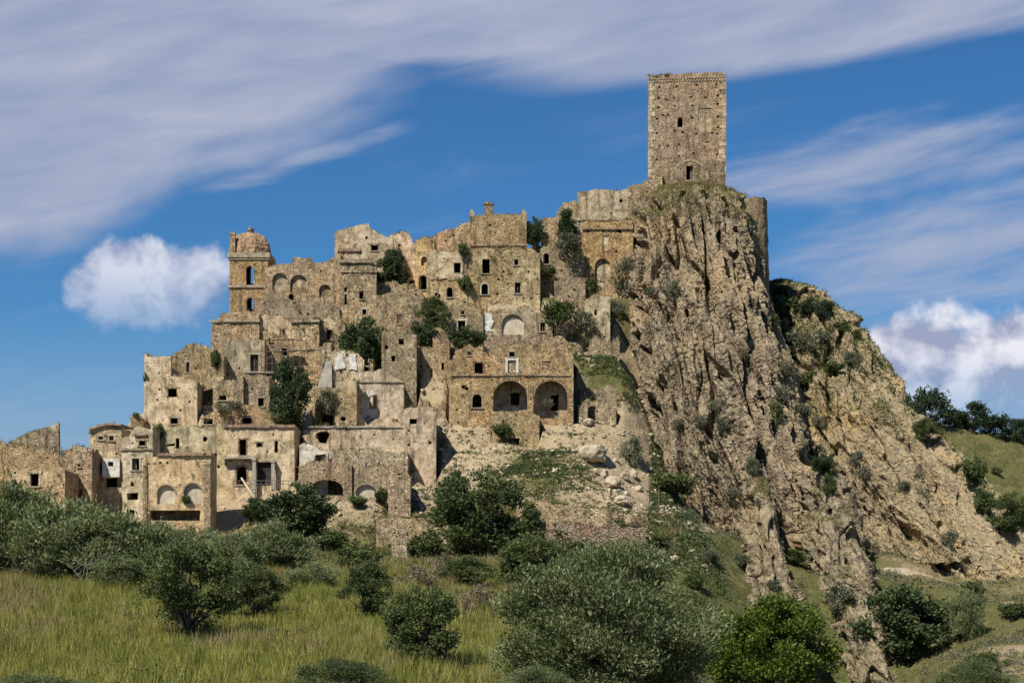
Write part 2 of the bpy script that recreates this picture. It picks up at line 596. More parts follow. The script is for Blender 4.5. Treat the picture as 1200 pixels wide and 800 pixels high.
M = {}
M['masonry'] = mat_masonry()
M['rock'] = mat_rock('conglomerate_rock', [(.34, (.060, .047, .033)), (.44, (.165, .130, .085)), (.52, (.28, .221, .146)), (.62, (.38, .30, .195)), (.76, (.14, .118, .087))],
                     (.345, .25, .14))
M['ridge'] = mat_rock('ochre_slope_rock', [(.30, (.22, .165, .095)), (.45, (.28, .22, .14)), (.57, (.40, .31, .19)), (.74, (.22, .185, .12))],
                      (.44, .31, .155), 1.1, .9)
M['boulder'] = mat_plain('pale_boulder_stone', (.30, .24, .155), (.58, .48, .33), 1.4, .08)
M['ground'] = mat_ground()
M['white'] = mat_plain('peeling_white_plaster', (.44, .41, .34), (.76, .73, .65), 1.6, .04)
M['trim'] = mat_plain('weathered_stone_trim', (.20, .16, .105), (.47, .385, .26), 1.8, .08)
M['pale'] = mat_plain('pale_render', (.36, .31, .225), (.58, .50, .36), .9, .05)
M['grey'] = mat_plain('grey_cement', (.27, .245, .195), (.44, .40, .315), .7, .04)
M['wood'] = mat_plain('grey_wood', (.09, .07, .05), (.22, .18, .13), 6, .02)
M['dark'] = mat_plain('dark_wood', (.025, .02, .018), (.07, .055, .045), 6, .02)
M['metal'] = mat_plain('rusty_metal', (.08, .065, .05), (.20, .17, .14), 8, .01, .6)
M['tile'] = mat_plain('clay_roof_tile', (.20, .125, .08), (.42, .29, .19), 3.5, .12)
M['dome_tile'] = mat_plain('lichened_clay_tile', (.15, .095, .055), (.52, .355, .205), 2.2, .25)
M['earth'] = mat_plain('earth_and_rubble', (.20, .155, .09), (.44, .35, .22), 1.2, .25)
M['brick'] = mat_brick()
M['path'] = mat_plain('trodden_earth', (.26, .205, .13), (.44, .36, .24), 1.5, .05)
M['bark'] = mat_plain('grey_bark', (.07, .055, .04), (.19, .155, .12), 5, .06)
M['twig'] = mat_plain('dead_twig', (.16, .13, .10), (.33, .29, .23), 5, .02)
M['olive'] = mat_leaf('olive_leaf', [(.1, (.050, .066, .022)), (.42, (.115, .140, .048)), (.70, (.20, .228, .098)), (.95, (.33, .36, .20))], .28)
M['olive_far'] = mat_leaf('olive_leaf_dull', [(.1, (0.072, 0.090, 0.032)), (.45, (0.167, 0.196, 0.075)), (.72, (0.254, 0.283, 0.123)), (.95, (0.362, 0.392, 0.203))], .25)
M['broad'] = mat_leaf('dark_broad_leaf', [(.1, (0.023, 0.039, 0.013)), (.5, (0.055, 0.081, 0.026)), (.8, (0.098, 0.130, 0.047)), (1, (0.169, 0.195, 0.078))], .2)
M['bright'] = mat_leaf('bright_green_leaf', [(.1, (0.031, 0.055, 0.007)), (.5, (0.094, 0.138, 0.015)), (.8, (0.165, 0.209, 0.028)), (1, (0.231, 0.264, 0.044))], .28)
M['scrub'] = mat_leaf('grey_green_scrub', [(.1, (0.072, 0.077, 0.042)), (.5, (0.138, 0.143, 0.083)), (.8, (0.209, 0.209, 0.127)), (1, (0.275, 0.264, 0.165))], .15)
M['mid'] = mat_leaf('mid_green_leaf', [(.1, (0.041, 0.057, 0.016)), (.5, (0.088, 0.115, 0.035)), (.8, (0.142, 0.169, 0.054)), (1, (0.230, 0.243, 0.095))], .22)
M['pine'] = mat_leaf('dark_pine_needle', [(.1, (0.013, 0.027, 0.013)), (.5, (0.033, 0.057, 0.025)), (1, (0.088, 0.115, 0.050))], .1)
M['dry'] = mat_leaf('dry_brown_leaf', [(.1, (.10, .075, .045)), (.5, (.18, .14, .085)), (1, (.30, .24, .15))], .15)
M['blade'] = mat_leaf('tall_grass_blade', [(.15, (.045, .058, .012)), (.36, (.165, .182, .028)), (.6, (.30, .29, .050)), (.85, (.48, .42, .13))], .3)
M['straw'] = mat_leaf('dry_straw_blade', [(.1, (.20, .15, .06)), (.45, (.34, .27, .11)), (.75, (.17, .16, .05)), (1, (.46, .38, .19))], .25)
M['weed'] = mat_leaf('low_green_weed', [(.1, (0.027, 0.043, 0.013)), (.5, (0.069, 0.090, 0.025)), (.8, (0.125, 0.144, 0.045)), (1, (0.237, 0.225, 0.094))], .2)


# ------------------------------------------------------------------ the town as measured: one row per building
# name, label, top profile [(u, v)...], base v, depth of the front Y, how deep, openings, options
# opening: (u, v, w, h, kind)  w window with surround, h bare hole, a arched hole, d door, n blind niche, s slit
STONE = (1.0, .98, .95); WARM = (1.08, .99, .86); GREYISH = (.90, .89, .84); PALE = (1.14, 1.12, 1.06); PINK = (1.05, .96, .84)
T = []


def bld(name, label, top, vb, Y, depth, ops=(), **kw):
    T.append(dict(name=name, label=label, top=top, vb=vb, Y=Y, depth=depth, ops=list(ops), **kw))


RH = 'ruined_house'
# --- crown of the town, below the keep
bld('castle_block', 'square ruined block with grey plastered upper wall left of the keep', [(677, 225), (700, 222), (725, 223), (741, 221)], 270, 272, 9,
    [], plaster=.92, tint=(.80, .80, .80), rag=.3, ledges=[(677, 741, 257, .25, .35, 'trim')])
bld('castle_block', 'stone block with one tall arched recess under the grey plastered wall', [(683, 260), (742, 259)], 352, 266, 9,
    [(706, 322, 18, 38, 'n'), (710, 281, 6, 10, 'nw')], plaster=.35, tint=WARM, rag=.25, ledges=[(683, 741, 268, .3, .3, 'tile')])
bld('ruined_wall', 'broken curtain wall climbing to the foot of the keep', [(736, 218), (750, 213), (763, 207), (776, 203)], 264, 271.5, 5,
    [(749, 247, 5, 9, 'w')], plaster=.3, rag=.8)
bld('ruined_wall', 'rounded ruined wall end beside the grey plastered block', [(653, 248), (660, 241), (678, 236)], 292, 273, 5, [], plaster=.4, rag=.5)
bld(RH, 'low pinkish wall stub between two dark shrubs on the skyline', [(634, 258), (645, 255), (655, 258)], 290, 272.5, 4, [], plaster=.45, tint=PINK, rag=.5)
bld(RH, 'roofless skyline house with a brick chimney and raised corner stones', [(551, 253), (560, 252), (610, 251), (617, 250)], 294, 270, 8, [],
    plaster=.22, tint=WARM, rag=.22, chimney=(572.5, 236, 11, 252), corner=[(553, 247), (614, 247)], ledges=[(551, 617, 287, .25, .3, 'tile')])
bld(RH, 'sloping skyline wall left of the chimney house', [(508, 276), (520, 270), (551, 261)], 302, 271, 7, [], plaster=.25, tint=WARM, rag=.3)
bld(RH, 'wide facade with four rows of dark windows below the chimney house', [(500, 301), (512, 295), (530, 292), (551, 291), (633, 289)], 370, 262, 10,
    [(536, 314, 8, 12, 'w'), (569.5, 312, 9, 17, 'w'), (605, 307, 5, 7, 'w'), (606.7, 337, 7, 13, 'w'), (527, 342.6, 7, 12, 'a'), (568, 338.6, 8, 13, 'a'),
     (515, 347, 3, 4, 'h'), (511, 345, 3, 4, 'h'), (584, 327, 2.5, 2.5, 'h'), (590, 318, 2.5, 2.5, 'h'), (620, 318, 2.5, 2.5, 'h'), (547, 345, 2.5, 2.5, 'h')],
    plaster=.55, tint=WARM, rag=.3, patch=[(501, 543, 294, 327, 'pale')])
bld(RH, 'narrow house with an arched window over a dark doorway', [(487, 281), (498, 278), (509, 279)], 344, 265, 8,
    [(497, 306, 7, 11, 'n'), (495.5, 331, 10, 17, 'a')], plaster=.7, tint=(1.18, 1.0, .72), rag=.25)
bld(RH, 'crumbling wing with a barred window right of the wide facade', [(633, 283), (650, 281), (662, 285), (684, 291)], 352, 264.5, 8,
    [(640, 303, 7, 13, 'a'), (629.5, 336, 6, 20, 'a')], plaster=.3, rag=.7, depth_only=False)
bld('ruined_wall', 'low broken wall in front of the barred window wing', [(650, 326), (668, 322), (686, 327)], 356, 261, 5, [(662, 312, 6, 4, 'h')], plaster=.2, rag=.7)
# --- church end
bld(RH, 'gabled house with a pale right half on the skyline behind a dark tree', [(392, 272), (408, 267), (432, 261), (434, 267), (450, 276), (466, 284)], 330, 268, 9,
    [(439, 290.5, 8, 7, 'w'), (455, 295, 5, 5, 'w')], plaster=.75, tint=(1.05, 1.02, .95), rag=.15, chimney=(413, 268, 9, 282), ledges=[(396, 422, 293, .3, .4, 'tile')])
bld(RH, 'pale stained house end sloping away right of the gabled house', [(457, 275), (470, 272), (490, 279)], 348, 271, 12,
    [(483, 333, 6, 9, 'h')], plaster=.95, tint=PALE, rag=.25)
bld('church', 'roofless church nave wall with blind arches beside the bell tower',
    [(310, 313), (320, 309), (342, 309), (343, 301), (364, 301), (366, 308), (384, 306), (399, 296)], 374, 260, 10,
    [(350, 333, 20, 22, 'nl'), (381, 341, 14, 15, 'nl'), (341, 348, 6, 9, 'a'), (328, 330, 18, 20, 'nl')], plaster=.35, tint=WARM, rag=.35)
bld('ruined_wall', 'lower ragged church wall stepping down in front of the nave', [(299, 347), (318, 341), (330, 349), (352, 353), (372, 350), (398, 354)], 386, 257.5, 5,
    [(382, 355, 5, 6, 'h'), (352, 363, 3, 10, 'h')], plaster=.3, rag=.6)
bld(RH, 'tall square stone block with two small windows right of the church', [(398, 305), (441, 304)], 402, 258, 9,
    [(423.5, 346, 5, 9, 'w'), (427, 365, 5, 6, 'w'), (405, 351, 3, 12, 'h'), (405, 339, 3, 5, 'h')], plaster=.2, rag=.3,
    ledges=[(398, 441, 306, .35, .5, 'trim'), (400, 441, 318, .2, .35, 'earth')])
bld(RH, 'long low terrace wall with one pale window under the dark tree', [(441, 346), (470, 344), (502, 348)], 398, 256.5, 7,
    [(468, 374, 6, 11, 'w')], plaster=.35, rag=.4)
# --- shelf below the church
bld(RH, 'block with a stone cornice at the foot of the bell tower', [(247, 370), (252, 367), (290, 366), (304, 368)], 407, 254, 9, [], plaster=.35, rag=.25,
    ledges=[(246, 304, 376, .3, .35, 'trim')])
bld(RH, 'plain house with one small framed window above the scaffold', [(303, 371), (320, 369), (342, 372)], 402, 254.5, 7, [(331, 390, 6, 9, 'w')], plaster=.65, rag=.45)
bld(RH, 'corner house with a flat capped top and a brick patch', [(341, 375), (374, 374)], 455, 250, 6, [(346, 430, 6, 18, 'nb')], plaster=.45, tint=WARM, rag=.2,
    ledges=[(341, 374, 376, .3, .4, 'trim'), (342, 374, 409, .15, .25, 'trim')])
bld(RH, 'house wall with a square dark window left of the round dark tree', [(372, 377), (388, 373), (404, 378)], 428, 252.5, 7, [(386, 392, 7.5, 12, 'w'), (386, 416, 6, 3, 'h')],
    plaster=.5, rag=.4)
bld(RH, 'wall with a tall dark balcony door beside the scaffold', [(263, 400), (285, 398), (310, 399)], 442, 249, 7, [(298, 425, 10, 20, 'd'), (264.5, 427, 3.5, 9, 'h')],
    plaster=.6, rag=.2, ledges=[(284, 345, 436.5, .9, .2, 'grey')])
bld(RH, 'shaded wall standing behind the metal scaffold', [(309, 394), (325, 392), (343, 396)], 446, 251.5, 5, [(318, 400, 6, 8, 'h'), (333, 412, 8, 9, 'h')], plaster=.4, rag=.6, tint=GREYISH)
bld(RH, 'gable ended ruin with a tall slit window on the left skyline', [(199, 418), (206, 411), (219, 401), (232, 403), (245, 406), (263, 406)], 450, 247, 8,
    [(220, 430, 4, 12, 's'), (252, 421, 9, 17, 'h')], plaster=.3, rag=.3)
bld(RH, 'tall plastered house with a broken square window on the left edge of town',
    [(169, 415), (172, 415), (172.5, 418), (200, 418), (200.5, 441), (215, 442), (231, 447)], 504, 240, 10,
    [(202, 460, 11, 10, 'w'), (204, 493, 9, 7, 'w')], plaster=.85, tint=(1.1, 1.05, .94), rag=.2)
bld('ruined_wall', 'small wall stub with a green plant at the left edge of the tall plastered house', [(153, 490), (160, 488), (168, 491)], 508, 237, 4, [], plaster=.3, rag=.4, tint=PINK)
bld(RH, 'half collapsed house with a deep shaded recess', [(230, 448), (250, 446), (268, 444), (285, 441)], 484, 243, 8,
    [(240, 462, 19, 27, 'h'), (261, 466, 9, 6, 'w')], plaster=.45, rag=.5)
bld(RH, 'small house with one dark window left of the tall dark tree', [(284, 438), (300, 436), (316, 439)], 484, 244, 7, [(305.6, 471, 7, 10, 'w')], plaster=.5, rag=.35)
bld(RH, 'low gabled house with two wide dark windows under an earth roof', [(236, 489), (250, 483), (268, 480), (286, 474), (310, 481), (345, 490)], 506, 236, 9,
    [(244, 493.6, 11, 7, 'w'), (289.5, 492.6, 11, 7, 'w')], plaster=.5, rag=.25, tint=WARM)
bld(RH, 'cracked pale facade running between the corner houses', [(178, 502), (200, 499), (230, 501), (264, 498)], 585, 230.5, 9,
    [(208, 519, 5, 12, 'h'), (200, 521, 10, 3, 'h')], plaster=.9, tint=PALE, rag=.3)
bld(RH, 'house with tall windows above a balcony and an arched ground floor', [(263, 499), (290, 498), (345, 498)], 588, 230, 9,
    [(284.5, 524, 8.5, 19, 'w'), (304, 521, 6, 5, 'w'), (323.7, 523, 4, 14, 's'), (283, 557, 12, 22, 'a'), (310, 555, 18, 28, 'd')], plaster=.82, rag=.15, tint=(1.08, 1.04, .95),
    ledges=[(262, 345, 499, .3, .4, 'tile'), (262, 300, 536.5, 1.0, .25, 'grey')], posts=[(299, 538, 582), (321, 540, 582)])
# --- lower left cluster
bld(RH, 'narrow house under a rounded tile roof with a white bay', [(105, 505), (115, 499), (133, 495.5), (142.5, 499)], 610, 226.5, 8,
    [(118, 513, 6, 4, 'w'), (130.5, 513, 6, 6, 'w'), (133, 565, 18, 11, 'h'), (120, 548, 3, 7, 'h')], plaster=.8, rag=.1, tint=(1.12, 1.02, .82), bay=(122, 142, 537, 559), tiles=True)
bld(RH, 'house of many small windows right of the white bay', [(142.5, 502), (160, 499), (179, 502)], 612, 226, 8,
    [(166.5, 519, 8, 6, 'w'), (159, 543.7, 9, 14, 'w'), (155, 567, 4, 5, 'w'), (155, 581.5, 12, 9, 'h'), (153, 601, 10, 9, 'h')], plaster=.8, rag=.3, tint=(1.04, 1.03, .98),
    ledges=[(142, 179, 526, .25, .3, 'trim'), (158, 172, 509, .35, .25, 'tile')])
bld(RH, 'shell of a house with two white lunettes under a tiled cornice', [(168, 535), (200, 533), (228, 530), (247, 529)], 628, 218, 4.5,
    [(194.6, 579, 21, 22, 'nl'), (226, 578, 21, 24, 'nl'), (205, 604, 58, 13, 'h'), (174, 543, 2.5, 2.5, 'h'), (181, 543, 2.5, 2.5, 'h'), (188, 542, 2.5, 2.5, 'h'), (196, 542, 2.5, 2.5, 'h')],
    plaster=.72, rag=.18, tint=WARM, ledges=[(186, 247, 532, .35, .35, 'tile')], pilaster=[(239, 247, 540, 628), (168, 173, 545, 628)])
bld(RH, 'stone block with a shaded side wall beside the narrow tiled house', [(71, 527), (90, 523), (108, 526)], 606, 222, 9,
    [(93, 545, 4, 4, 'w'), (94, 577, 5, 8, 'h')], plaster=.45, rag=.5)
bld(RH, 'sloping roofed ruin with a dark doorway above the olive bushes', [(8, 521), (25, 521), (46, 527), (76, 545)], 602, 215, 8,
    [(40.5, 562, 10, 15, 'w')], plaster=.5, rag=.25, tint=WARM)
bld('ruined_wall', 'lone gable wall rising behind the leftmost ruins', [(11, 517), (30, 508), (50, 501), (62, 498), (66, 495), (68.5, 496), (69, 520)], 565, 229, 3, [], plaster=.5, rag=.2, thin=True)
bld(RH, 'ruined house cut by the left edge of the picture', [(-40, 512), (-5, 516), (9, 522)], 600, 217, 9, [], plaster=.4, rag=.35, tint=WARM)
# --- middle
bld('chapel', 'chapel with a low pointed gable and a torn open front', [(416, 446), (430, 440), (445, 432), (458, 439), (473, 447)], 506, 240, 9,
    [(433, 475, 29, 48, 'hr'), (463, 492, 6, 3, 'h')], plaster=.8, tint=(1.0, .97, .88), rag=.12, open=True, torn=True, ledges=[(416, 473, 447, .2, .25, 'trim')])
bld('ruined_wall', 'upright wall slab leaning against the chapel', [(393, 442), (400, 437), (410, 439), (418, 446)], 506, 238.5, 5, [], plaster=.55, rag=.35, tint=WARM)
bld(RH, 'dark open shed holding a round shrub left of the chapel', [(369, 456), (385, 453), (396, 455)], 508, 241, 8, [(382, 485, 20, 24, 'h')], plaster=.4, rag=.4)
bld('ruined_wall', 'patchy wall with white plaster scraps above the chapel', [(387, 411), (396, 408), (410, 413), (425, 410), (437, 414)], 447, 246.5, 4, [(430, 425, 7, 20, 'h')],
    plaster=.65, rag=.7, whites=[(399, 412, 9, 20), (413, 416, 8, 16)])
bld('ruined_tower_house', 'tall broken pier of wall behind the chapel', [(447, 388), (456, 384), (470, 386), (480, 387), (488, 393)], 486, 245, 7, [(470, 399, 6, 9, 'h'), (461, 420, 5, 7, 'h')],
    plaster=.45, rag=.6)
bld('ruined_wall', 'slanting wall fragment beside the rubble slope', [(507, 382), (515, 384), (527, 394)], 446, 248, 5, [(519, 429, 3, 8, 'h')], plaster=.6, rag=.35, tint=PINK)
bld('ruined_wall', 'low rubble wall between the pier and the slanting fragment', [(487, 410), (498, 408), (508, 409)], 434, 249, 4, [], plaster=.25, rag=.4, tint=PALE)
bld(RH, 'small house with two windows above the double arch building', [(514, 370), (530, 361), (542, 356), (566, 361)], 408, 254.5, 7,
    [(542, 366, 5, 5, 'w'), (541, 383, 9, 15, 'w')], plaster=.4, rag=.35)
bld('ruined_wall', 'back wall of a lost house with an arched alcove and white plaster', [(563, 362), (580, 358), (600, 364), (625, 361), (648, 364)], 404, 255, 5,
    [(601, 380, 26, 24, 'nl'), (636, 383, 6, 11, 'w'), (567, 375, 5, 9, 'a')], plaster=.55, rag=.6, whites=[(570, 366, 14, 22)], gable=(624, 648, 371))
bld(RH, 'two storey ruin with a pair of great arches', [(526, 413), (538, 410), (550, 405.5), (560, 411), (568, 413), (590, 401), (620, 402), (650, 404), (672, 409)], 500, 243, 9,
    [(550, 413.7, 5, 5, 'w'), (561, 431, 10, 13, 'w'), (600, 415, 7, 6, 'w'), (600, 429.5, 10, 15, 'W'), (559, 469.5, 11, 16, 'a'), (598, 464, 40, 36, 'A'), (645.5, 468, 39, 44, 'A'),
     (543, 453, 4, 4, 'h'), (547, 455, 4, 4, 'h'), (640, 428, 9, 10, 'nb')], plaster=.25, rag=.3, tint=WARM, ledges=[(530, 668, 439.5, .18, .2, 'trim')], pilaster=[(619, 625, 452, 492), (666, 672, 452, 500)])
bld('retaining_wall', 'rough stone buttress wall with a square hole under the great arches', [(577, 484), (600, 480), (632, 486)], 526, 240.5, 4, [(603, 519, 11, 10, 'h')], plaster=.2, rag=.4)
bld(RH, 'small wall with one arched black doorway near the crag', [(677, 470), (690, 466), (705, 468), (722, 474)], 500, 244, 6, [(694, 484, 10, 18, 'a')], plaster=.3, rag=.5)
bld('ruined_wall', 'plastered pier with a tiny slit below the tall arched recess', [(686, 350), (700, 346), (715, 347)], 410, 258, 5, [(698, 366, 2.5, 7, 'h')], plaster=.75, rag=.3)
bld(RH, 'pale plastered house front facing the bare slope', [(473, 482), (482, 477), (497, 476), (511, 480)], 575, 233.5, 8, [(484, 493, 9, 6, 'h')], plaster=.72, tint=(1.12, 1.06, .94), rag=.3)
# --- below the chapel
bld(RH, 'long smooth grey wall with one broken dark corner below the chapel', [(364, 500), (400, 499), (474, 499)], 532, 234, 9,
    [(378, 512, 18, 17, 'hr')], plaster=1.1, tint=(.98, .95, .87), rag=.12, ledges=[(364, 474, 500, .2, .25, 'grey')])
bld('ruined_wall', 'white plastered wall scrap standing over the dark vault', [(351, 521), (362, 515), (372, 520), (384, 530)], 558, 228, 3, [(363, 523, 9, 9, 'h'), (375, 537, 12, 10, 'h')],
    plaster=1.2, tint=(1.30, 1.36, 1.48), rag=.4)
bld('ruined_wall', 'rubble terrace wall under the long grey wall', [(384, 527), (420, 526), (450, 529), (478, 528)], 562, 230.5, 4, [], plaster=.15, rag=.4)
bld('vault', 'stone vault with a wide black arch', [(350, 545), (365, 538), (390, 540), (412, 545)], 590, 226, 9, [(382.5, 571, 39, 18, 'A')], plaster=.25, rag=.4)
bld('ruined_wall', 'wall with a shallow pale lunette right of the black vault', [(411, 546), (430, 543), (457, 548)], 592, 226.5, 5, [(429, 575, 24, 15, 'nl')], plaster=.4, rag=.5)
bld('ruined_wall', 'rough pier at the right end of the vault row', [(455, 548), (463, 541), (472, 546), (481, 560)], 610, 222.5, 5, [], plaster=.25, rag=.5)
bld('retaining_wall', 'squared stone retaining wall on the grassy slope below the vaults', [(441, 609), (460, 606), (502, 607)], 640, 212, 3, [], plaster=.5, rag=.2, tint=WARM)
bld('ruined_wall', 'lone upright wall stub in dry grass', [(459, 622), (466, 618), (474, 620), (477, 628)], 672, 203, 2.2, [], plaster=.4, rag=.4, thin=True)
bld('retaining_wall', 'long reddish brick retaining wall above the big olive tree', [(640, 612), (680, 612), (720, 614), (757, 619)], 650, 207, 3, [], mat='brick', rag=.5)
bld('retaining_wall', 'thin coursed stone wall edging the path above the brick wall', [(606, 588), (640, 587), (690, 592), (740, 602)], 616, 212, 2, [], plaster=.25, rag=.3, tint=PALE)
bld('ruined_wall', 'broken parapet above the deep shaded recess', [(232, 441), (245, 437), (262, 440)], 452, 245.8, 2.5, [], plaster=.3, rag=.6)
bld('ruined_wall', 'low weedy wall right of the tall dark tree', [(350, 452), (360, 447), (371, 450)], 474, 243.6, 3, [], plaster=.4, rag=.6)
bld('ruined_wall', 'terrace parapet at the foot of the tree below the gabled skyline house', [(441, 335), (455, 332), (486, 336)], 350, 260.5, 2.5, [], plaster=.3, rag=.5)
bld('ruined_wall', 'rubble parapet behind the head of the great arches', [(566, 398), (590, 394), (626, 397), (668, 394)], 412, 251.5, 3, [(604, 403, 4, 5, 'h')], plaster=.2, rag=.7)
bld('ruined_wall', 'rubble bank wall above the arched black doorway', [(680, 452), (700, 447), (728, 453)], 472, 247.5, 2.5, [], plaster=.15, rag=.7)
bld('ruined_wall', 'stub of wall on the slope left of the double arch building', [(496, 470), (508, 465), (522, 470)], 492, 243.8, 2.5, [], plaster=.3, rag=.7)
bld('ruined_wall', 'jagged party wall rising beside the capped corner house', [(374, 404), (380, 398), (388, 402)], 436, 249.5, 4, [], plaster=.5, rag=.8)
bld('ruined_wall', 'thin upright wall scrap between the two dark bushes', [(486, 398), (491, 392), (497, 397)], 414, 250.2, 2, [], plaster=.5, rag=.5)
bld('ruined_wall', 'shelf of broken masonry under the wide facade', [(500, 360), (520, 354), (540, 358)], 374, 258.5, 3, [], plaster=.25, rag=.6)
bld('ruined_wall', 'tumbled wall below the plastered pier', [(684, 402), (700, 398), (726, 402)], 420, 254.5, 2.5, [], plaster=.2, rag=.8)
GROUP_B = {'ruined_house': 'ruined houses of the hill town', 'ruined_wall': 'ruined walls of the hill town', 'retaining_wall': 'retaining walls on the slope',
           'castle_block': 'castle blocks beside the keep'}

# ------------------------------------------------------------------ ground: one sheet through measured points
CP = [P(*q) for q in [
    (0, 800, 90), (300, 800, 90), (600, 802, 88), (-200, 800, 90), (-200, 680, 165), (0, 672, 165), (150, 668, 165), (300, 672, 162), (450, 694, 150), (0, 740, 118), (300, 742, 117), (520, 745, 116),
    (560, 692, 165), (0, 615, 195), (100, 622, 200), (200, 632, 205), (270, 628, 210), (-200, 600, 200), (-300, 640, 240), (-100, 600, 232),
    (350, 632, 208), (420, 640, 205), (470, 668, 200), (520, 660, 196), (560, 655, 198), (620, 655, 192), (620, 612, 211), (560, 600, 216), (600, 560, 226), (500, 600, 222), (540, 510, 239), (640, 530, 235),
    (700, 540, 233), (660, 500, 241), (760, 592, 225), (700, 604, 217), (750, 610, 216), (690, 655, 205), (640, 655, 203), (760, 660, 206),
    (800, 625, 217), (840, 715, 195), (780, 715, 180), (900, 735, 203), (860, 650, 217), (820, 660, 209), (930, 695, 214), (930, 655, 225), (985, 870, 190), (1015, 870, 194), (1000, 880, 200), (1030, 850, 188), (930, 800, 195), (960, 835, 184), (1040, 800, 196), (900, 780, 192), (1030, 680, 226), (1045, 655, 238),
    (820, 615, 245), (900, 615, 250), (950, 600, 250), (880, 540, 272), (1000, 615, 262), (1060, 625, 262), (820, 500, 270), (950, 540, 285), (1100, 640, 260), (1150, 680, 245), (780, 560, 255), (760, 470, 262), (790, 380, 275), (880, 420, 285),
    (155, 514, 240), (163, 512, 250), (140, 540, 236), (700, 720, 130), (600, 750, 110),
    (505, 445, 249), (500, 480, 243), (700, 432, 251), (735, 425, 252), (700, 405, 257), (660, 400, 256), (660, 358, 262), (640, 350, 262), (480, 400, 252), (420, 436, 247), (340, 455, 247), (690, 450, 247),
    (460, 345, 262), (660, 300, 270), (620, 300, 277), (700, 285, 279), (660, 320, 288), (740, 320, 288), (800, 330, 290), (580, 330, 288), (540, 300, 275), (430, 320, 272), (350, 370, 264), (280, 400, 258), (600, 402, 254),
    (200, 455, 252), (150, 530, 245), (90, 560, 245), (0, 580, 250), (-100, 610, 270), (-300, 640, 330), (150, 560, 300), (300, 470, 310), (500, 380, 320), (700, 340, 330), (850, 330, 330),
    (840, 300, 300),
    (1000, 478, 330), (1060, 492, 330), (1100, 498, 330), (1200, 518, 330), (1320, 540, 330), (1200, 600, 290), (1130, 575, 290), (1300, 640, 280), (1200, 640, 268), (1000, 560, 400), (1200, 590, 420), (1400, 600, 420),
    (1060, 772, 188), (1150, 752, 196), (1200, 745, 198), (1110, 810, 172), (1200, 800, 168), (1320, 800, 170), (1160, 700, 218), (1210, 680, 226), (1300, 700, 225), (1050, 690, 216), (1000, 850, 168),
    (900, 850, 120), (1000, 880, 110), (1200, 880, 110), (720, 850, 70), (900, 900, 80),
]]
CP += [(0, 0, -1.75), (-25, 20, -4.2), (25, 20, -5.0), (0, 30, -4.0), (-25, 60, -6.3), (25, 60, -7.5), (0, 60, -6.2), (60, 60, -12), (-60, 60, -6.5), (-30, -30, -2), (30, -30, -2)]
for d in T:
    us = [p[0] for p in d['top']]
    for uu in (us[0], us[-1]):
        CP.append(P(uu, d['vb'] - 1, d['Y'] - .6))
CP = np.array(CP)
_ctr = np.array([0., 200.]); _scl = 100.0


def _k(r2):
    return np.where(r2 > 1e-12, .5 * r2 * np.log(np.maximum(r2, 1e-12)), 0)


_q = (CP[:, :2] - _ctr) / _scl
_n = len(_q)
_A = np.zeros((_n + 3, _n + 3))
_A[:_n, :_n] = _k(((_q[:, None] - _q[None]) ** 2).sum(-1)) + np.eye(_n) * 0.004
_A[:_n, _n] = 1; _A[:_n, _n + 1:] = _q; _A[_n, :_n] = 1; _A[_n + 1:, :_n] = _q.T
_sol = np.linalg.solve(_A, np.concatenate([CP[:, 2], np.zeros(3)]))

FOOT = []   # building footprints: x0, x1, y0, y1, base z
for d in T:
    us = [p[0] for p in d['top']]
    x0, _, zb = P(us[0], d['vb'], d['Y']); x1 = P(us[-1], d['vb'], d['Y'])[0]
    FOOT.append((x0, x1, d['Y'], d['Y'] + d['depth'], zb))


def smooth_z(x, y):
    x = np.asarray(x, dtype=np.float64); y = np.asarray(y, dtype=np.float64)
    q = (np.stack([x, y], 1) - _ctr) / _scl
    r = np.empty(len(q))
    for i in range(0, len(q), 40000):
        c = q[i:i + 40000]
        r[i:i + 40000] = _k(((c[:, None] - _q[None]) ** 2).sum(-1)) @ _sol[:_n] + _sol[_n] + c @ _sol[_n + 1:]
    far = np.maximum(np.maximum(np.abs(x) - 110, 0), np.maximum(y - 380, -30 - y)) / 160.0
    fz = sstep(far, 0, 1)
    return r * (1 - fz) + (-25.0 + 6 * fbm(xyz(x / 150, y / 150, 0), 2, 3)) * fz


def ground_z(x, y):
    z = smooth_z(x, y)
    p = xyz(x, y, z)
    steep = sstep(y, 190, 225)
    z = z + fbm(p / 9.0, 3, 21) * (.35 + .7 * steep) + fbm(p / 2.2, 3, 22) * (.12 + .28 * steep)
    # small natural terraces on the town slope
    z = z + steep * .35 * np.sin(z * 2.1 + 3 * fbm(p / 12, 2, 9))
    for (x0, x1, y0, y1, zb) in FOOT:
        m = (x > x0 - .3) & (x < x1 + .3) & (y > y0 - 1.3) & (y < y1 - .4)
        z = np.where(m, np.minimum(z, zb + .25), z)
        m2 = (x > x0 + .4) & (x < x1 - .4) & (y > y0 + .1) & (y < y1 - .4)
        z = np.where(m2, np.minimum(z, zb - .2), z)
    return z


def axis(lo, hi, step, far, grow=1.35):
    a = list(np.arange(lo, hi + step, step))
    s = step
    while a[-1] < far:
        s *= grow; a.append(a[-1] + s)
    s = step
    while a[0] > -far:
        s *= grow; a.insert(0, a[0] - s)
    return np.array(a)


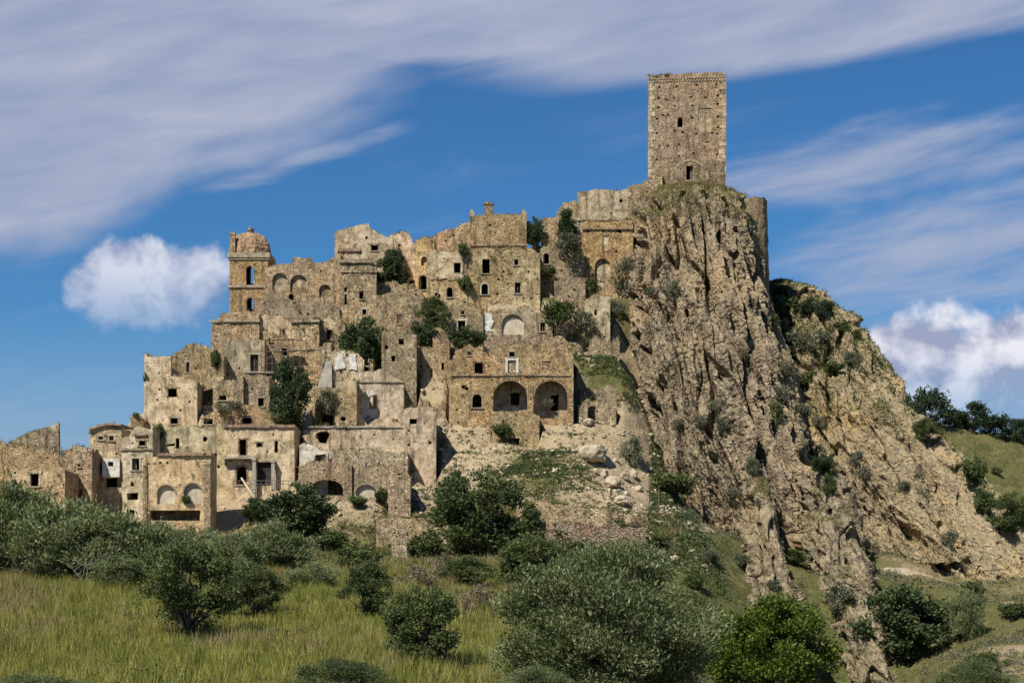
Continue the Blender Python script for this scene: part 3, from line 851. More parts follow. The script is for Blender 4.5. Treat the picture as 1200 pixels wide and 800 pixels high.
gx = axis(-75, 110, .6, 6000)
gy = np.concatenate([axis(-30, 185, 1.4, 6000)[:-1]])
gy = gy[gy < 185]
gyb = list(np.arange(185, 300, .5)); s_ = .7
while gyb[-1] < 6000:
    gyb.append(gyb[-1] + s_); s_ = s_ * (1.02 if gyb[-1] < 380 else 1.35)
gy = np.concatenate([gy, gyb])
XX, YY = np.meshgrid(gx, gy)
XX, YY = XX.ravel(), YY.ravel()
jx = np.where((np.abs(XX) < 100) & (YY > 186) & (YY < 300), 1.0, 0.0)
rng = np.random.RandomState(3)
XX = XX + jx * rng.uniform(-.17, .17, XX.size); YY = YY + jx * rng.uniform(-.17, .17, XX.size)
ZZ = ground_z(XX, YY)
nx, ny = len(gx), len(gy)
ii = np.arange((ny - 1) * nx).reshape(ny - 1, nx)[:, :-1].ravel()
quads = np.stack([ii, ii + 1, ii + nx + 1, ii + nx], 1)
gme = np_mesh('ground', xyz(XX, YY, ZZ), quads, True)
UU = 600 + F * XX / np.maximum(YY, 1); VV = VH - F * ZZ / np.maximum(YY, 1)


def cover_of(x, y, z):
    """how green the ground is: fields and hollows green, the town slope bare"""
    u = 600 + F * x / np.maximum(y, 1)
    c = np.where(y < 195, .95, .12)
    c = np.where((y >= 195) & (y < 214), .95 - .6 * sstep(y, 195, 214), c)
    n = fbm(xyz(x / 14, y / 14, z / 14), 3, 77)
    # green tongue under the great arches and the patch below the castle
    g1 = 1.3 * np.exp(-(((x - 4) / 7) ** 2 + ((y - 231) / 9) ** 2)); g2 = np.exp(-(((x - 13.5) / 5) ** 2 + ((y - 250) / 4.5) ** 2))
    g3 = np.exp(-(((x - 12) / 8) ** 2 + ((y - 214) / 5) ** 2)); g4 = np.exp(-(((x + 20) / 14) ** 2 + ((y - 216) / 7) ** 2))
    c = c + .5 * g1 + .6 * g2 + .3 * g3 + .4 * g4 + .30 * n
    c = np.where(y > 262, np.maximum(c, .55 + .3 * n), c)
    c = np.where((u > 985) & (y > 270), .72 + .25 * n, c)
    c = np.where((u > 760) & (y < 252), .72 + .45 * n, c)
    return np.clip(c, 0, 1)


at = gme.attributes.new('cover', 'FLOAT', 'POINT')
at.data.foreach_set('value', cover_of(XX, YY, ZZ).astype(np.float32))
ground = link('ground', gme, M['ground'], kind='structure')


# ------------------------------------------------------------------ cliffs
def strata(p, seed, amp=1.0, tilt=1.0):
    """displacement of steep rock beds, running down and to the right"""
    x, y, z = p[:, 0], p[:, 1], p[:, 2]
    h = np.clip(52 - z, 0, 80)
    s = x - tilt * (.10 * h + .0030 * h * h) + 1.0 * fbm(p / np.array([7., 7., 26.]), 2, seed + 1)
    q1 = xyz(s / 4.6, y / 12, z / 48); q2 = xyz(s / 1.7, y / 5, z / 24); q3 = xyz(s / .8, y / 3, z / 20)
    d = 1.25 * ridged(q1, 2, seed + 2) + .95 * ridged(q2, 2, seed + 3) + .60 * ridged(q3, 2, seed + 4)
    for (wl, am, zz, sd) in ((3.6, 2.3, 40, 12), (1.5, 1.15, 26, 13)):      # bed edges: each slab breaks off steeply on its right side
        ph = (s / wl + 1.1 * fbm(xyz(s / 9, y / 9, z / zz), 2, seed + sd)) % 1.0
        d += am * (ph - .5) * (1 - sstep(ph, .93, 1.0)) * (.55 + .9 * (fbm(xyz(s / 5, y / 6, z / 12), 2, seed + sd + 5) + .3))
    crack = sstep(ridged(xyz(s / 2.4, y / 12, z / 26), 2, seed + 5), .78, .96)
    d -= 2.4 * crack
    hole = sstep(fbm(xyz(s / 1.0, y / 2.5, z / 6.5), 2, seed + 9), .50, .64)
    d -= 1.9 * hole
    d += (1.6 if seed == 200 else .5) * fbm(p / 9.0, 2, seed + 30) + .42 * fbm(p / 1.3, 3, seed + 6) + .34 * fbm(p / .45, 2, seed + 7)
    qz = fbm(xyz(s / 2.4, y / 4, z / 5.5), 2, seed + 40)      # clean fracture faces
    d += .85 * np.floor(qz * 5) / 5
    return amp * d


def crag(name, label_kind, levels, nth, nz, mat, seed, amp=1.0, pw=.7, tilt=1.0, top_round=.0):
    lv = sorted(levels, key=lambda q: q[0])
    vs = np.array([q[0] for q in lv], dtype=float)
    pts = []
    for v, uL, uR, Yf, dp in lv:
        Ys = Yf + .4 * dp
        pts.append([(uL - 600) * Ys / F, (uR - 600) * Ys / F, Yf, dp, (VH - v) * Ys / F])
    A = np.array(pts)
    t = np.linspace(0, 1, nz)
    tk = (vs - vs[0]) / (vs[-1] - vs[0])
    Li = [np.interp(t, tk, A[:, k]) for k in range(5)]
    for k in range(5):      # soften kinks
        a = np.pad(Li[k], 6, mode='edge'); Li[k] = np.convolve(a, np.ones(13) / 13, 'valid')
    th = np.concatenate([np.linspace(math.pi, 2 * math.pi, nth, endpoint=False), np.linspace(2 * math.pi, 3 * math.pi, nth // 8, endpoint=False)])
    C, S = np.cos(th), np.sin(th)
    cx = np.sign(C) * np.abs(C) ** pw; sy = np.sign(S) * np.abs(S) ** pw
    x = (Li[0] + Li[1])[:, None] / 2 + (Li[1] - Li[0])[:, None] / 2 * cx[None]
    y = (Li[2] + Li[3] / 2)[:, None] + Li[3][:, None] / 2 * sy[None]
    z = np.repeat(Li[4][:, None], len(th), 1)
    nrm = np.stack([np.broadcast_to(C * .8, x.shape), np.broadcast_to(S, x.shape), np.full(x.shape, .12)], -1).reshape(-1, 3)
    nrm /= np.linalg.norm(nrm, axis=1)[:, None]
    p = np.stack([x, y, z], -1).reshape(-1, 3)
    fade = np.repeat(sstep(t, 0, .04) * .8 + .2, len(th))
    dsp = strata(p, seed, amp, tilt) * fade
    p = p + nrm * dsp[:, None]
    p[:, 2] += .4 * fade * fbm(p / 1.1, 2, seed + 8)
    m = len(th)
    i = np.arange(nz - 1)[:, None] * m; j = np.arange(m)[None]
    q = np.stack([i + j, i + m + j, i + m + (j + 1) % m, i + (j + 1) % m], -1).reshape(-1, 4)
    # cap
    cpt = np.array([[(Li[0][0] + Li[1][0]) / 2, Li[2][0] + Li[3][0] / 2, Li[4][0] + top_round]])
    p = np.concatenate([p, cpt]); ci = len(p) - 1
    cap = np.stack([np.arange(m), (np.arange(m) + 1) % m, np.full(m, ci), np.full(m, ci)], 1)
    me = bpy.data.meshes.new(name)
    me.from_pydata(p.tolist(), [], q.tolist() + [c[:3].tolist() for c in cap])
    me.update()
    return link(name, me, mat, kind='structure')


CLIFFS = []
CLIFFS.append(crag('cliff', '', [
    (227, 764, 852, 271.5, 18), (233, 758, 858, 267, 26), (244, 750, 868, 263, 32), (264, 744, 878, 260, 36), (320, 735, 889, 256, 42), (400, 736, 903, 250, 52),
    (480, 738, 926, 244, 62), (560, 750, 942, 239, 70), (600, 766, 954, 237, 74), (660, 780, 970, 234, 80), (740, 796, 985, 231, 84), (830, 805, 1000, 228, 88)],
    360, 530, M['rock'], 100, 1.0, .95, 1.0, .4))
CLIFFS.append(crag('hill_ridge', '', [
    (336, 892, 915, 292, 22), (350, 885, 942, 286, 32), (385, 885, 988, 278, 46), (440, 885, 1018, 270, 60), (490, 885, 1042, 262, 72), (545, 885, 1100, 254, 84),
    (600, 890, 1148, 246, 94), (655, 890, 1190, 238, 104), (700, 890, 1212, 227, 112), (790, 890, 1240, 206, 125)],
    310, 380, M['ridge'], 200, .85, .85, 1.1, .5))
CLIFFS.append(crag('rock_fin', '', [(560, 884, 893, 227, 10), (600, 879, 900, 221, 16), (650, 874, 908, 214, 22), (705, 862, 930, 205, 30), (760, 850, 950, 196, 34)],
                   110, 180, M['rock'], 300, .55, .8, .6))
CLIFFS.append(crag('rock_fin', '', [(552, 948, 972, 232, 12), (590, 946, 992, 226, 18), (640, 948, 1004, 219, 26), (700, 958, 1008, 211, 32), (760, 975, 1018, 203, 38), (830, 985, 1040, 194, 44)],
                   150, 260, M['rock'], 400, .7, .8, .8))
CLIFFS.append(crag('rock_fin', '', [(498, 1008, 1030, 254, 10), (540, 1010, 1062, 249, 16), (590, 1030, 1080, 243, 22), (625, 1050, 1096, 238, 26), (660, 1060, 1110, 233, 30)],
                   90, 140, M['ridge'], 500, .6, .8, 1.6))


def surf_bvh(objs):
    V, Fc, b = [], [], 0
    for o in objs:
        me = o.data
        a = np.empty(len(me.vertices) * 3, dtype=np.float32); me.vertices.foreach_get('co', a)
        V.append(a.reshape(-1, 3))
        lt = np.empty(len(me.polygons), dtype=np.int32); me.polygons.foreach_get('loop_total', lt)
        lp = np.empty(len(me.loops), dtype=np.int32); me.loops.foreach_get('vertex_index', lp)
        k = int(lt[0]); n = int((lt == k).sum())
        Fc += (lp[:n * k].reshape(-1, k) + b).tolist()
        b += len(V[-1])
    return BVHTree.FromPolygons(np.concatenate(V).tolist(), Fc)


BVH = surf_bvh([ground] + CLIFFS)


def hit(u, v, near=20.0):
    """where the line of sight through a photo point meets ground or rock"""
    d = Vector(((u - 600) / F, 1, (VH - v) / F))
    r = BVH.ray_cast(d * near, d.normalized(), 2000)
    return r[0], r[1]


# ------------------------------------------------------------------ buildings
TOPS = []       # wall heads where weeds take root
FACES = []      # spots on facades where weeds hang
NSEED = [0]


def rag_line(pts, rag, step=.35):
    NSEED[0] += 1
    o = []
    for i in range(len(pts) - 1):
        (x0, z0), (x1, z1) = pts[i], pts[i + 1]
        k = max(1, int(abs(x1 - x0) / step))
        for j in range(k):
            t = j / k
            o.append((x0 + (x1 - x0) * t, z0 + (z1 - z0) * t))
    o.append(pts[-1])
    a = np.array(o)
    q = xyz(a[:, 0], NSEED[0] * 7.7, 0)
    nz = fbm(q / 2.2, 2, 31) * rag + np.round(vnoise(q / .8, 32) * 1.4) * rag * .32
    lone = vnoise(q / 3.1, 33)
    nz -= np.where(lone > .45, (lone - .45) * rag * 2.2, 0)
    nz[0] *= .4; nz[-1] *= .4
    a[:, 1] += nz
    # keep x strictly increasing so the outline stays simple
    for i in range(1, len(a)):
        if a[i, 0] <= a[i - 1, 0]:
            a[i, 0] = a[i - 1, 0] + .02
    return [tuple(q) for q in a]


def hole_poly(x, z, w_, h_, kind, rng):
    x0, x1, z0, z1 = x - w_ / 2, x + w_ / 2, z - h_ / 2, z + h_ / 2
    if kind in ('a', 'n', 'nl', 'A'):
        r = w_ / 2; rise = min(r, h_ * .62)
        pts = [(x0, z0), (x1, z0), (x1, z1 - rise)]
        k = 14 if kind != 'a' else 6
        for i in range(1, k):
            an = math.pi * i / k
            pts.append((x + r * math.cos(an), z1 - rise + rise * math.sin(an)))
        pts.append((x0, z1 - rise))
        return pts
    if kind == 'hr':
        pts = []
        n = max(12, int((w_ + h_) / .5))
        for i in range(n):
            an = 2 * math.pi * i / n
            c, s = math.cos(an), math.sin(an)
            q = max(abs(c), abs(s)) ** .7
            f = rng.uniform(.62, 1.0)
            pts.append((x + w_ / 2 * c / q * f, z + h_ / 2 * s / q * f))
        return pts
    j = .03 if kind in ('w', 'd', 'W', 'n', 'nb', 'nw', 's') else min(.12, w_ * .12)
    u = lambda: rng.uniform(-j, j)
    pts = [(x0 + u(), z0 + u()), (x1 + u(), z0 + u()), (x1 + u(), z1 + u()), (x0 + u(), z1 + u())]
    return pts


def panel(poly, y0, y1, grow=.12):
    """flat slab of the shape of an opening, a little larger"""
    cx = sum(p[0] for p in poly) / len(poly); cz = sum(p[1] for p in poly) / len(poly)
    g = []
    for (x, z) in poly:
        d = math.hypot(x - cx, z - cz) or 1
        g.append((x + (x - cx) / d * grow, z + (z - cz) / d * grow))
    n = len(g)
    me = bpy.data.meshes.new('panel')
    me.from_pydata([(x, y0, z) for x, z in g] + [(x, y1, z) for x, z in g], [],
                   [tuple(range(n)), tuple(range(2 * n - 1, n - 1, -1))] + [((i + 1) % n, i, n + i, n + (i + 1) % n) for i in range(n)])
    me.update()
    return me


def window_parts(root, x, z, w_, h_, kind, rng, k, trim):
    """stone dressing round an opening: jambs and lintel, with a sill and sometimes a wooden frame"""
    t_ = max(.14, min(.24, w_ * .2)); x0, x1, z0, z1 = x - w_ / 2, x + w_ / 2, z - h_ / 2, z + h_ / 2
    mb = MB()
    pr = rng.uniform(.02, .08); t_ *= rng.uniform(.6, 1.05)
    if kind == 'a':
        r = w_ / 2; rise = min(r, h_ * .62); zc = z1 - rise
        mb.box(x0 - t_, x0 + .02, -pr, .3, z0, zc); mb.box(x1 - .02, x1 + t_, -pr, .3, z0, zc)
        n = 7
        for i in range(n):
            a0, a1 = math.pi * i / n + .03, math.pi * (i + 1) / n - .03
            q = []
            for rr in (r - .02, r + t_):
                for a in (a0, a1):
                    q.append((x + rr * math.cos(a), zc + rr * rise / r * math.sin(a)))
            vs = [(q[0][0], -pr, q[0][1]), (q[2][0], -pr, q[2][1]), (q[3][0], -pr, q[3][1]), (q[1][0], -pr, q[1][1])]
            vs += [(a_, .3, c_) for a_, _, c_ in vs]
            mb.add(vs, [(0, 1, 2, 3), (7, 6, 5, 4), (0, 4, 5, 1), (1, 5, 6, 2), (2, 6, 7, 3), (3, 7, 4, 0)])
    else:
        mb.box(x0 - t_, x0 + .02, -pr, .3, z0, z1 - .01); mb.box(x1 - .02, x1 + t_, -pr, .3, z0, z1 - .01)
        e = rng.uniform(.05, .3)
        mb.box(x0 - t_ - e, x1 + t_ + rng.uniform(.05, .3), -pr - .02, .32, z1 - .02, z1 + rng.uniform(.16, .28))
    o = link('door' if kind == 'd' else 'window', mb.mesh('window'), M[trim], root, color=(1, .97, .92, .5))
    if kind != 'd' and rng.random() < .75:
        sb = MB(); sb.box(x0 - t_ * 1.3, x1 + t_ * 1.3, -.16, .33, z0 - .13, z0 + .02)
        link('sill', sb.mesh('sill'), M['trim'], o)
    if kind == 'w' and h_ > .9 and rng.random() < .28:      # a leaning shutter leaf left in the reveal
        sb = MB(); sw = w_ * rng.uniform(.35, .5); sx = x0 + .03 if rng.random() < .5 else x1 - sw - .03
        for q in range(3):
            sb.box(sx + sw * q / 3 + .005, sx + sw * (q + 1) / 3 - .005, .45, .49, z0 + rng.uniform(0, .25), z1 - .05)
        link('shutter', sb.mesh('shutter'), M['wood'], o)
    if kind in ('w', 's', 'd') and h_ > 1.1 and rng.random() < .6:
        fb = MB()
        fb.box(x0 + .01, x0 + .1, .33, .42, z0, z1); fb.box(x1 - .1, x1 - .01, .33, .42, z0, z1)
        fb.box(x0 + .1, x1 - .1, .34, .41, z1 - .1, z1 - .01)
        if rng.random() < .6:
            fb.box(x - .04, x + .04, .34, .41, z0 + (h_ * .35 if rng.random() < .5 else 0), z1 - .1)
        link('frame', fb.mesh('frame'), M['wood'], o)
    return o


def make_building(d):
    rng = random.Random(sum(map(ord, d['label'])) * 7 + int(d['Y'] * 10))
    top = d['top']; Y = d['Y']; vb = d['vb']; depth = d['depth']
    uc = (top[0][0] + top[-1][0]) / 2; k = Y / F
    lx = lambda u: (u - uc) * k
    lz = lambda v: (vb - v) * k
    thick = .75
    cat = {'ruined_house': 'house', 'ruined_wall': 'wall', 'retaining_wall': 'wall', 'castle_block': 'castle', 'church': 'church', 'chapel': 'chapel', 'vault': 'vault',
           'ruined_tower_house': 'tower house', 'castle_keep': 'tower', 'bell_tower': 'bell tower'}[d['name']]
    root = link(d['name'], None, label=d['label'], cat=cat, group=GROUP_B.get(d['name']))
    root.location = P(uc, vb, Y)
    yaw = d.get('yaw', rng.uniform(-2.5, 2.5))
    root.rotation_euler = (0, 0, R(yaw))
    tint = d.get('tint', STONE)
    jt = rng.uniform(.90, 1.10); tint = (tint[0] * jt, tint[1] * jt * rng.uniform(.97, 1.02), tint[2] * jt * rng.uniform(.92, 1.08))
    col = (tint[0], tint[1], tint[2], d.get('plaster', .4))
    mat = M[d.get('mat', 'masonry')]
    base = -d.get('foot', 5.0)
    rag = d.get('rag', .3)
    ptop = [(lx(u), lz(v)) for u, v in top]
    if d['name'] in ('ruined_house', 'ruined_wall') and rag >= .25:
        rag *= 1.35
        wd_ = ptop[-1][0] - ptop[0][0]
        if wd_ > 4 and rng.random() < .55:      # one corner has come down
            dp_ = rng.uniform(.5, 1.4); cw = rng.uniform(.6, 2.0)
            if rng.random() < .5:
                ptop = [(ptop[0][0], ptop[0][1] - dp_), (ptop[0][0] + cw * .5, ptop[0][1] - dp_ * .7), (ptop[0][0] + cw, np.interp(ptop[0][0] + cw, [q[0] for q in ptop], [q[1] for q in ptop]))] + [q for q in ptop if q[0] > ptop[0][0] + cw + .1]
            else:
                e_ = ptop[-1]
                ptop = [q for q in ptop if q[0] < e_[0] - cw - .1] + [(e_[0] - cw, np.interp(e_[0] - cw, [q[0] for q in ptop], [q[1] for q in ptop])), (e_[0] - cw * .5, e_[1] - dp_ * .7), (e_[0], e_[1] - dp_)]
    prof = rag_line(ptop, rag)
    x0, x1 = prof[0][0], prof[-1][0]
    outline = [(x0, base), (x1, base)] + prof[::-1]
    holes = []
    for (u, v, w_, h_, kind) in d['ops']:
        holes.append(hole_poly(lx(u), lz(v), w_ * k, h_ * k, kind, rng))
    for (u, v) in d.get('putlogs', []):
        holes.append(hole_poly(lx(u), lz(v), .34, .30, 'h', rng))
    if d['name'] not in ('castle_keep', 'bell_tower') and not d.get('mat'):    # fallen stones: small ragged cavities
        pxs = [p[0] for p in prof]; pzs_ = [p[1] for p in prof]
        boxes = [(min(p[0] for p in h), max(p[0] for p in h), min(p[1] for p in h), max(p[1] for p in h)) for h in holes]
        for _ in range(int((x1 - x0) * max(pzs_) / 6)):
            hx = rng.uniform(x0 + .6, x1 - .6); hz = rng.uniform(.4, max(pzs_) - .6)
            hs = rng.uniform(.22, .5) if rng.random() < .85 else rng.uniform(.5, .95)
            if hz + hs > np.interp(hx, pxs, pzs_) - .7 or any(hx + hs + .35 > b_[0] and hx - hs - .35 < b_[1] and hz + hs + .35 > b_[2] and hz - hs - .35 < b_[3] for b_ in boxes):
                continue
            n_ = rng.randint(5, 7)
            cav = [(hx + hs / 2 * math.cos(6.283 * q / n_) * rng.uniform(.6, 1.1), hz + hs / 2 * math.sin(6.283 * q / n_) * rng.uniform(.6, 1.1)) for q in range(n_)]
            holes.append(cav); boxes.append((hx - hs / 2, hx + hs / 2, hz - hs / 2, hz + hs / 2))
    fw = link('front_wall', wall_mesh(outline, holes, thick, .10), mat, root, color=col)
    for (x, z) in prof:
        TOPS.append((root.location.x + x, Y + rng.uniform(.1, .7), root.location.z + z, rag))
    if d['name'] not in ('castle_keep', 'bell_tower'):
        zm = max(p[1] for p in prof)
        for _ in range(int((x1 - x0) * zm / 1.7)):
            fx = rng.uniform(x0, x1); fz = zm * rng.random() ** .7
            if fz < np.interp(fx, [p[0] for p in prof], [p[1] for p in prof]) - .3 and not any(min(p[0] for p in h) - .2 < fx < max(p[0] for p in h) + .2 and min(p[1] for p in h) - .3 < fz < max(p[1] for p in h) + .2 for h in holes):
                FACES.append((root.location.x + fx, Y - .08, root.location.z + fz))
    if not d.get('thin'):
        zl, zr = prof[0][1], prof[-1][1]
        bl = max(1.5, zl * d.get('backk', rng.uniform(.88, 1.0))); br = max(1.5, zr * d.get('backk', rng.uniform(.88, 1.0)))
        D = depth - thick
        pl = rag_line([(0, bl), (D, zl)], rag * .8); pr = rag_line([(0, zr), (D, br)], rag * .8)
        link('side_wall', wall_mesh([(0, base), (D, base)] + pl[::-1], [], thick, .10, .7,
                                    lambda W: np.stack([x0 + W[:, 1], depth - W[:, 0], W[:, 2]], 1)), mat, root, color=col)
        link('side_wall', wall_mesh([(0, base), (D, base)] + pr[::-1], [], thick, .10, .7,
                                    lambda W: np.stack([x1 - W[:, 1], thick + W[:, 0], W[:, 2]], 1)), mat, root, color=col)
        bp = [(-x, z * .97) for x, z in prof[::-1]]
        bp = [(x, min(z, bl + (br - bl) * 0 + max(p[1] for p in prof) * .97)) for x, z in bp]
        bh = []
        if d.get('through'):
            for (u, v, w_, h_, kind) in d['ops']:
                if kind == 'a':
                    bh.append(hole_poly(-lx(u), lz(v) + d['through'], w_ * k * 1.25, h_ * k, kind, rng))
        link('back_wall', wall_mesh([(-x1, base), (-x0, base)] + bp[::-1], bh, thick, .05, 1.2,
                                    lambda W: np.stack([-W[:, 0], depth - W[:, 1], W[:, 2]], 1)), mat, root, color=col)
        # roof slab following the wall head, mostly unseen, added to keep rooms dark
        if not d.get('open') and not (d['name'] == 'ruined_house' and rag > .42 and rng.random() < .35):
            drop = .4 + rag * .6
            px = np.array([p[0] for p in prof]); pz = np.array([p[1] for p in prof])
            ker = np.ones(7) / 7
            pzs = np.convolve(np.pad(pz, 3, mode='edge'), ker, 'valid') - drop
            if d.get('tiles'):
                pzs = pzs + drop + .12
            sel = list(range(0, len(px), 2)) + ([len(px) - 1] if (len(px) - 1) % 2 else [])
            y0 = -.4 if d.get('tiles') else .3
            rv, rf = [], []
            for i in sel:
                xx = px[i] + (.12 if i == 0 else -.12 if i == len(px) - 1 else 0) * (0 if d.get('tiles') else 1)
                jz = rng.uniform(-.05, .05)
                rv += [(xx, y0, pzs[i] + jz), (xx, depth - .3, pzs[i] + jz - .05), (xx, y0, pzs[i] - .22), (xx, depth - .3, pzs[i] - .25)]
            for i in range(len(sel) - 1):
                a, b = 4 * i, 4 * i + 4
                rf += [(a, b, b + 1, a + 1), (a + 2, a + 3, b + 3, b + 2), (a, a + 2, b + 2, b), (a + 1, b + 1, b + 3, a + 3)]
            rf += [(0, 1, 3, 2), (a + 4, a + 6, a + 7, a + 5)]
            me = bpy.data.meshes.new('roof'); me.from_pydata(rv, [], rf); me.update()
            link('roof', me, M['tile' if d.get('tiles') else 'earth'], root)
    # openings
    for (u, v, w_, h_, kind), poly in zip(d['ops'], holes):
        x, z, ww, hh = lx(u), lz(v), w_ * k, h_ * k
        if kind in ('w', 'a', 's', 'd'):
            window_parts(root, x, z, ww, hh, kind, rng, k, rng.choice(['trim', 'pale', 'masonry', 'trim', 'masonry', 'brick']) if kind != 'd' else 'trim')
            if kind == 'd':
                db = MB()
                for q in range(4):
                    db.box(x - ww / 2 + ww * q / 4 + .01, x - ww / 2 + ww * (q + 1) / 4 - .01, .45, .5 + .01 * (q % 2), z - hh / 2, z + hh / 2)
                link('door_leaf', db.mesh('door_leaf'), M['dark'], root)
        elif kind in ('n', 'nl', 'nb', 'nw'):
            m_ = {'n': 'masonry', 'nl': 'masonry' if d['name'] == 'church' else 'pale', 'nb': 'masonry' if d['name'] == 'castle_keep' else 'brick', 'nw': 'pale'}[kind]
            dpt = {'n': .5, 'nl': .38, 'nb': .12, 'nw': .15}[kind]
            link('niche', panel(poly, dpt, .72), M[m_], root, color=(.95, .9, .84, .62))
            if kind == 'nl':        # thin arch moulding round the niche
                mb = MB(); r = ww / 2; rise = min(r, hh * .62); zc = z + hh / 2 - rise
                n = 14
                for i in range(n):
                    a0, a1 = math.pi * i / n, math.pi * (i + 1) / n - .02
                    vs = []
                    for yy in (-.09, .2):
                        for a, rr in ((a0, 1.0), (a0, 1.0 + .2 / r), (a1, 1.0 + .2 / r), (a1, 1.0)):
                            vs.append((x + r * rr * math.cos(a), yy, zc + rise * rr * math.sin(a)))
                    mb.add(vs, [(0, 1, 2, 3), (7, 6, 5, 4), (0, 4, 5, 1), (1, 5, 6, 2), (2, 6, 7, 3), (3, 7, 4, 0)])
                link('arch_moulding', mb.mesh('arch_moulding'), M['trim'], root)
        elif kind == 'W':
            mb = MB(); t_ = .32
            mb.box(x - ww / 2 - t_, x - ww / 2, -.08, .3, z - hh / 2, z + hh / 2); mb.box(x + ww / 2, x + ww / 2 + t_, -.08, .3, z - hh / 2, z + hh / 2)
            mb.box(x - ww / 2 - t_ - .05, x + ww / 2 + t_ + .05, -.1, .3, z + hh / 2, z + hh / 2 + t_)
            o = link('window', mb.mesh('window'), M['white'], root); o['label'] = 'white framed window walled up with stone'
            link('infill', panel(poly, .15, .6), M['masonry'], o, color=(1, .96, .88, .2))
        elif kind == 'A':           # vault: voussoirs and a back wall inside
            r = ww / 2; rise = min(r, hh * .62); zc = z + hh / 2 - rise
            n = 22
            for i in range(n):
                a0, a1 = math.pi * i / n + .012, math.pi * (i + 1) / n - .012
                rr1 = 1.0 + rng.uniform(.34, .5) / r; vs = []
                pr_ = rng.uniform(.06, .12)
                for yy in (-pr_, .3):
                    for a, rr in ((a0, 1.0), (a0, rr1), (a1, rr1), (a1, 1.0)):
                        vs.append((x + r * rr * math.cos(a), yy, zc + rise * rr * math.sin(a)))
                mb = MB(); mb.add(vs, [(0, 1, 2, 3), (7, 6, 5, 4), (0, 4, 5, 1), (1, 5, 6, 2), (2, 6, 7, 3), (3, 7, 4, 0)])
                link('voussoir', mb.mesh('voussoir'), M['masonry'], root, color=(1.02, .97, .9, .1))
            if d['name'] != 'vault':
                ib = [(x - r - .8, base), (x + r + .8, base), (x + r + .8, z + hh / 2 + .5), (x - r - .8, z + hh / 2 + .5)]
                ih = [hole_poly(x + .25 * r, z - .05 * hh, ww * .26, hh * .42, 'h', rng)]
                link('inner_wall', wall_mesh(ib, ih, .5, .1, .7, lambda W: np.stack([W[:, 0], W[:, 1] + 2.6, W[:, 2]], 1)), M['masonry'], root, color=(.95, .92, .9, .7))
    if d.get('torn'):       # plastered partition seen through the torn front
        ib = [(lx(418), base), (lx(452), base), (lx(450), lz(470)), (lx(444), lz(468)), (lx(440), lz(455)), (lx(432), lz(452)), (lx(419), lz(449))]
        o = link('inner_wall', wall_mesh(subdiv(ib, .8), [hole_poly(lx(436), lz(470), .9, 1.8, 'a', rng)], .5, .12, .5, lambda W: np.stack([W[:, 0], W[:, 1] + 2.3, W[:, 2]], 1)), M['white'], root)
        mb = MB()
        for q in range(4):
            mb.tube((lx(421 + q * 6), .6, lz(497 - q)), (lx(432 + q * 5), 1.9, lz(486 + 3 * q)), .12, .1, 6)
        link('fallen_timber', mb.mesh('fallen_timber'), M['wood'], root)
    for (u0, u1, v, pj, th_, mname) in d.get('ledges', []):
        mb = MB()
        xa = lx(u0) - .1; xb = lx(u1) + .1; zc = lz(v)
        st = .3 if mname == 'tile' else .9
        x = xa
        while x < xb - .05:
            e = min(xb, x + st * rng.uniform(.8, 1.2))
            if True:
                p_ = pj * rng.uniform(.75, 1.1) if pj < .6 else pj
                mb.box(x, e, -p_, .06, zc - th_ * rng.uniform(.4, .6), zc + th_ * rng.uniform(.3, .5))
            x = e
        o = link('balcony' if pj >= .6 else 'cornice', mb.mesh('cornice'), M[mname], root)
        for q in range(int((xb - xa) / .6)):
            TOPS.append((root.location.x + xa + q * .6, Y - pj * .5, root.location.z + zc + th_ * .3, .2))
    for (u0, u1, v0, v1, mname) in d.get('patch', []):
        pts = [(lx(u0), lz(v1)), (lx(u1), lz(v1)), (lx(u1), lz(v0)), (lx(u0), lz(v0))]
        pts = [(x + rng.uniform(-.25, .25), z + rng.uniform(-.3, .3)) for x, z in subdiv(pts, .7)]
        hs = [h for h in holes if lx(u0) < h[0][0] < lx(u1) and lz(v1) < h[0][1] < lz(v0)]
        link('plaster_patch', wall_mesh(pts, hs, .2, .05, .6, lambda W: np.stack([W[:, 0], W[:, 1] - .13, W[:, 2]], 1)), M['masonry'], root, color=(1.0, 1.02, 1.0, 1.15))
    for (u, v, w_, h_) in d.get('whites', []):
        pts = [(lx(u) - w_ * k / 2, lz(v + h_)), (lx(u) + w_ * k / 2, lz(v + h_)), (lx(u) + w_ * k / 2, lz(v)), (lx(u) - w_ * k / 2, lz(v))]
        pts = [(x + rng.uniform(-.3, .3), z + rng.uniform(-.35, .35)) for x, z in subdiv(pts, .5)]
        link('plaster_patch', wall_mesh(pts, [], .2, .05, .5, lambda W: np.stack([W[:, 0], W[:, 1] - .14, W[:, 2]], 1)), M['white'], root)
    if d.get('chimney'):
        u, vt, w_, vbm = d['chimney']
        hw = w_ * k / 2; mb = MB()
        mb.box(lx(u) - hw * .9, lx(u) + hw * .9, .4, .4 + hw * 1.8, lz(vbm) - 1.2, lz(vt) - .35)
        mb.box(lx(u) - hw * 1.12, lx(u) + hw * 1.12, .4 - hw * .15, .4 + hw * 1.95, lz(vt) - .35, lz(vt) - .12)
        mb.box(lx(u) - hw * .7, lx(u) + hw * .6, .5, .4 + hw * 1.5, lz(vt) - .12, lz(vt) + .05)
        link('chimney', mb.mesh('chimney'), M['brick'], root)
    for (u, v) in d.get('corner', []):
        mb = MB(); mb.box(lx(u) - .35, lx(u) + .4, .1, .8, lz(v) - 1.2, lz(v) - .15); mb.box(lx(u) - .22, lx(u) + .18, .2, .6, lz(v) - .15, lz(v) + .25)
        link('corner_stone', mb.mesh('corner_stone'), M['trim'], root)
